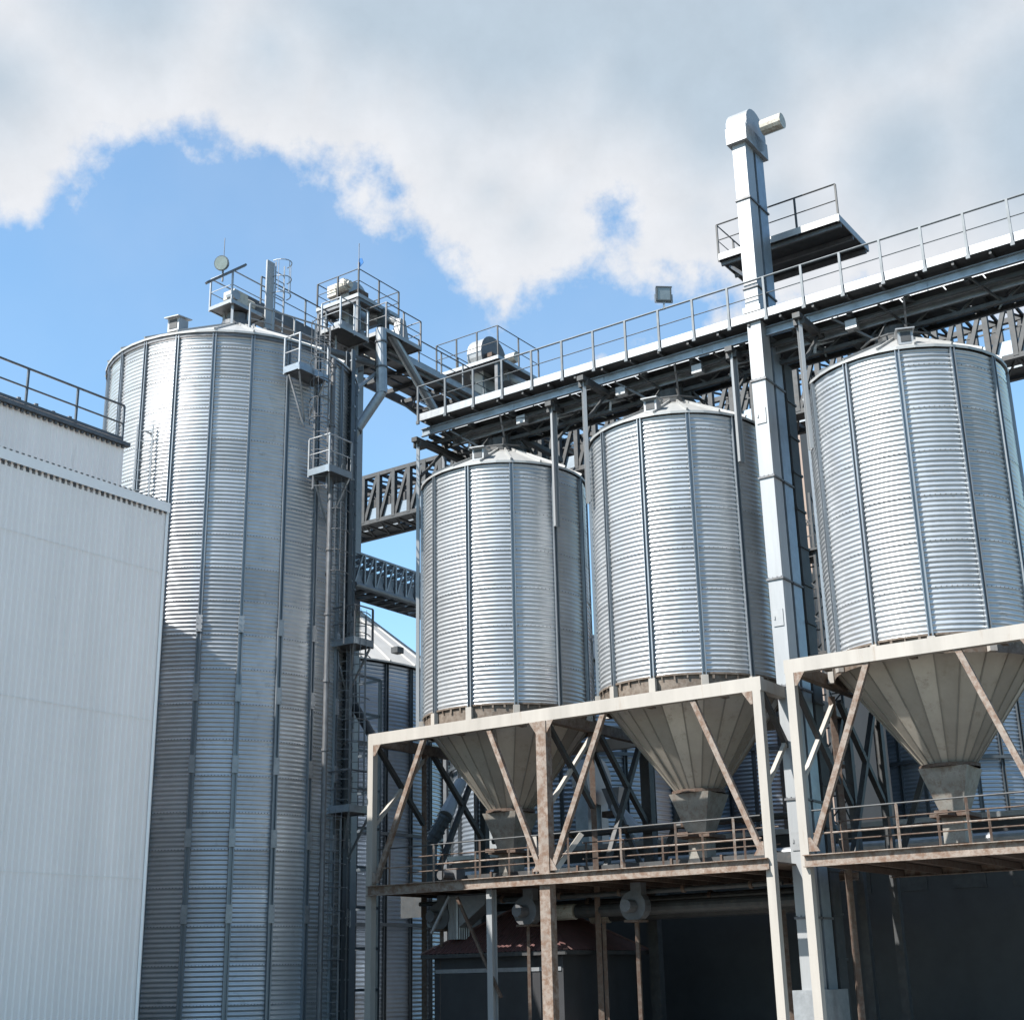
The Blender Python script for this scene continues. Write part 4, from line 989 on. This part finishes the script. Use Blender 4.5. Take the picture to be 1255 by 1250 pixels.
def back_hall():
    c = P(1.0, 7.5, 0); root = thing('low_hall', 'dark blue-grey low machinery hall behind the steel frame', 'building', c)
    zt = px(540, 1040, 44).z
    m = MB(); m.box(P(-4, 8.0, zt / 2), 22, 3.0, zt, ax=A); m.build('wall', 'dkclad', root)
    m = MB(); m.box(P(-4, 6.42, zt + .04), 22.2, .2, .14, ax=A); m.build('roof_edge', 'galv_lt', root)
    m = MB(); m.box(P(-4, 8.0, zt + .02), 22.1, 3.0, .06, ax=A); m.build('roof', 'galv_dk', root)
    for k in range(14): m = MB(); m.box(P(-12 + 1.6 * k, 6.48, zt - 1.4), .9, .03, .8, ax=A); m.build('window', 'dark', root)
    m = MB(); m.tube([P(7, 6.0, zt - .6), P(-14, 6.0, zt - .6)], .16, 12); m.build('pipe_run', 'galv', root)
back_hall()
def screw_conveyors():
    for k, (of, z, lab) in enumerate(((-.2, 3.35, 'dull steel screw conveyor trough under the walkway, nearer one'), (1.5, 3.3, 'dull steel screw conveyor trough under the walkway, farther one'))):
        r_ = thing('screw_conveyor', lab, 'conveyor', P(-4, of, z))
        m = MB(); m.tube([P(-2.2, of, z), P(-8.6, of, z)], .17, 14); m.build('trough', 'dark', r_)
        m = MB(); m.tube([P(-1.6, of, z), P(-2.15, of, z)], .2, 14); m.build('motor', 'motor', r_)
        
        for al in (-3, -8): m = MB(); m.bar(P(al, of, .15), P(al, of, z - .2), .1, .1); m.build('stand', 'rust', r_)
screw_conveyors()
def beige():
    c0 = px(976, 600, 52); c = Vector((c0.x, c0.y, 0)); root = thing('beige_building', 'beige rendered building glimpsed between the square duct and the right hopper silo', 'building', c)
    zt = px(976, 500, 52).z
    m = MB(); m.box(c + A * .5 + B * 3 + Z * zt / 2, 1.7, 6, zt, ax=A); m.build('wall', 'beige', root)
    m = MB(); m.box(c + A * .5 + B * 3 + Z * (zt + .1), 1.9, 6.4, .25, ax=A); m.build('roof', 'galv_dk', root)
    r2 = thing('lattice_mast', 'dark lattice mast in front of the beige building, behind the square duct', 'mast', c - B * 3)
    p = px(979, 600, 46); p = Vector((p.x, p.y, 0)); m = MB(); w = .6
    for x, y in ((-1, -1), (1, -1), (1, 1), (-1, 1)): m.bar(p + A * x * w + B * y * w, p + A * x * w + B * y * w + Z * 17, .08, .08, up=A)
    m.build('mast_legs', 'dark', r2)
    m = MB()
    for zz in (4.5, 8, 11.5, 15): m.box(p + Z * zz, 1.5, 1.5, .08, ax=A); m.box(p + A * .3 + Z * (zz - 1.4), .5, 1.1, 2.6, ax=A)
    m.build('stair_flights', 'dark', r2)
    m = MB()
    for z in np.arange(.5, 16.5, 1.1):
        for x0, y0, x1, y1 in ((-1, -1, 1, -1), (1, -1, 1, 1), (1, 1, -1, 1), (-1, 1, -1, -1)):
            m.bar(p + A * x0 * w + B * y0 * w + Z * z, p + A * x1 * w + B * y1 * w + Z * (z + 1.1), .04, .04); m.bar(p + A * x0 * w + B * y0 * w + Z * z, p + A * x1 * w + B * y1 * w + Z * z, .04, .04)
    m.build('lattice', 'dark', r2)
beige()
# ladder tower between the tall silo and the frame
def rack():
    p = px(433, 1000, 47); p = Vector((p.x, p.y, 0)); root = thing('pipe_rack', 'dark open steel rack between the tall silo and the big background silo', 'steel rack', p)
    for x, y in ((-1, -1), (1, -1), (1, 1), (-1, 1)):
        m = MB(); m.bar(p + A * x * .6 + B * y * .6, p + A * x * .6 + B * y * .6 + Z * 11.5, .1, .1, up=A); m.build('rack_post', 'truss', root)
    m = MB()
    for z in np.arange(1.5, 11.6, 1.25):
        for y in (-1, 1): m.bar(p - A * .6 + B * y * .6 + Z * z, p + A * .6 + B * y * .6 + Z * z, .06, .08)
        for x in (-1, 1): m.bar(p + A * x * .6 - B * .6 + Z * z, p + A * x * .6 + B * .6 + Z * z, .06, .08)
        m.bar(p - A * .6 - B * .6 + Z * z, p + A * .6 - B * .6 + Z * (z + 1.2), .04, .04)
    m.build('rack_bracing', 'truss', root)
    r2 = thing('inclined_spout', 'dark inclined spout running down from the tall silo ladder to the steel frame corner', 'pipe', px(430, 860, 41))
    m = MB(); m.tube([px(432, 835, 41.5), px(433, 862, 41.3), px(462, 912, 38.9)], .13, 12); m.build('tube', 'dark', r2)
rack()

# trees along the far boundary (outside the yard)
def tree(p, h, label):
    root = thing('tree', label, 'tree', p, 'trees along the far boundary')
    m = MB(); m.tube([p, p + Z * h * .35, p + Z * h * .7], [.28, .2, .08], 8)
    for k in range(6):
        a = random.random() * 6.28; q = p + Z * h * (.35 + .06 * k); m.tube([q, q + azv(a) * h * .2 + Z * h * .15], [.1, .03], 6)
    m.build('trunk', 'bark', root)
    m = MB(); cl = [(p + Z * h * (.45 + .45 * random.random()) + azv(random.random() * 6.28) * h * .25 * random.random(), h * (.1 + .1 * random.random())) for _ in range(16)]
    for cen, rr in cl:
        for _ in range(110):
            d = Vector((random.gauss(0, 1), random.gauss(0, 1), random.gauss(0, .8))).normalized() * rr * (random.random() ** .4)
            n_ = Vector((random.gauss(0, 1), random.gauss(0, 1), random.gauss(0, 1))).normalized(); t_ = n_.orthogonal().normalized(); u_ = n_.cross(t_); s_ = .16 + .14 * random.random()
            q = cen + d; m.add([q + t_ * s_, q + u_ * s_ * .7, q - t_ * s_, q - u_ * s_ * .7], [(0, 1, 2, 3)])
    m.build('crown', 'foliage', root)
for i, (a_, D, h) in enumerate(((19.5, 85, 9), (17.0, 92, 8), (22.5, 80, 10), (-1.2, 95, 7), (14.2, 96, 8))):
    tree(D * azv(R(a_)), h, 'green tree beyond the yard at the far boundary')
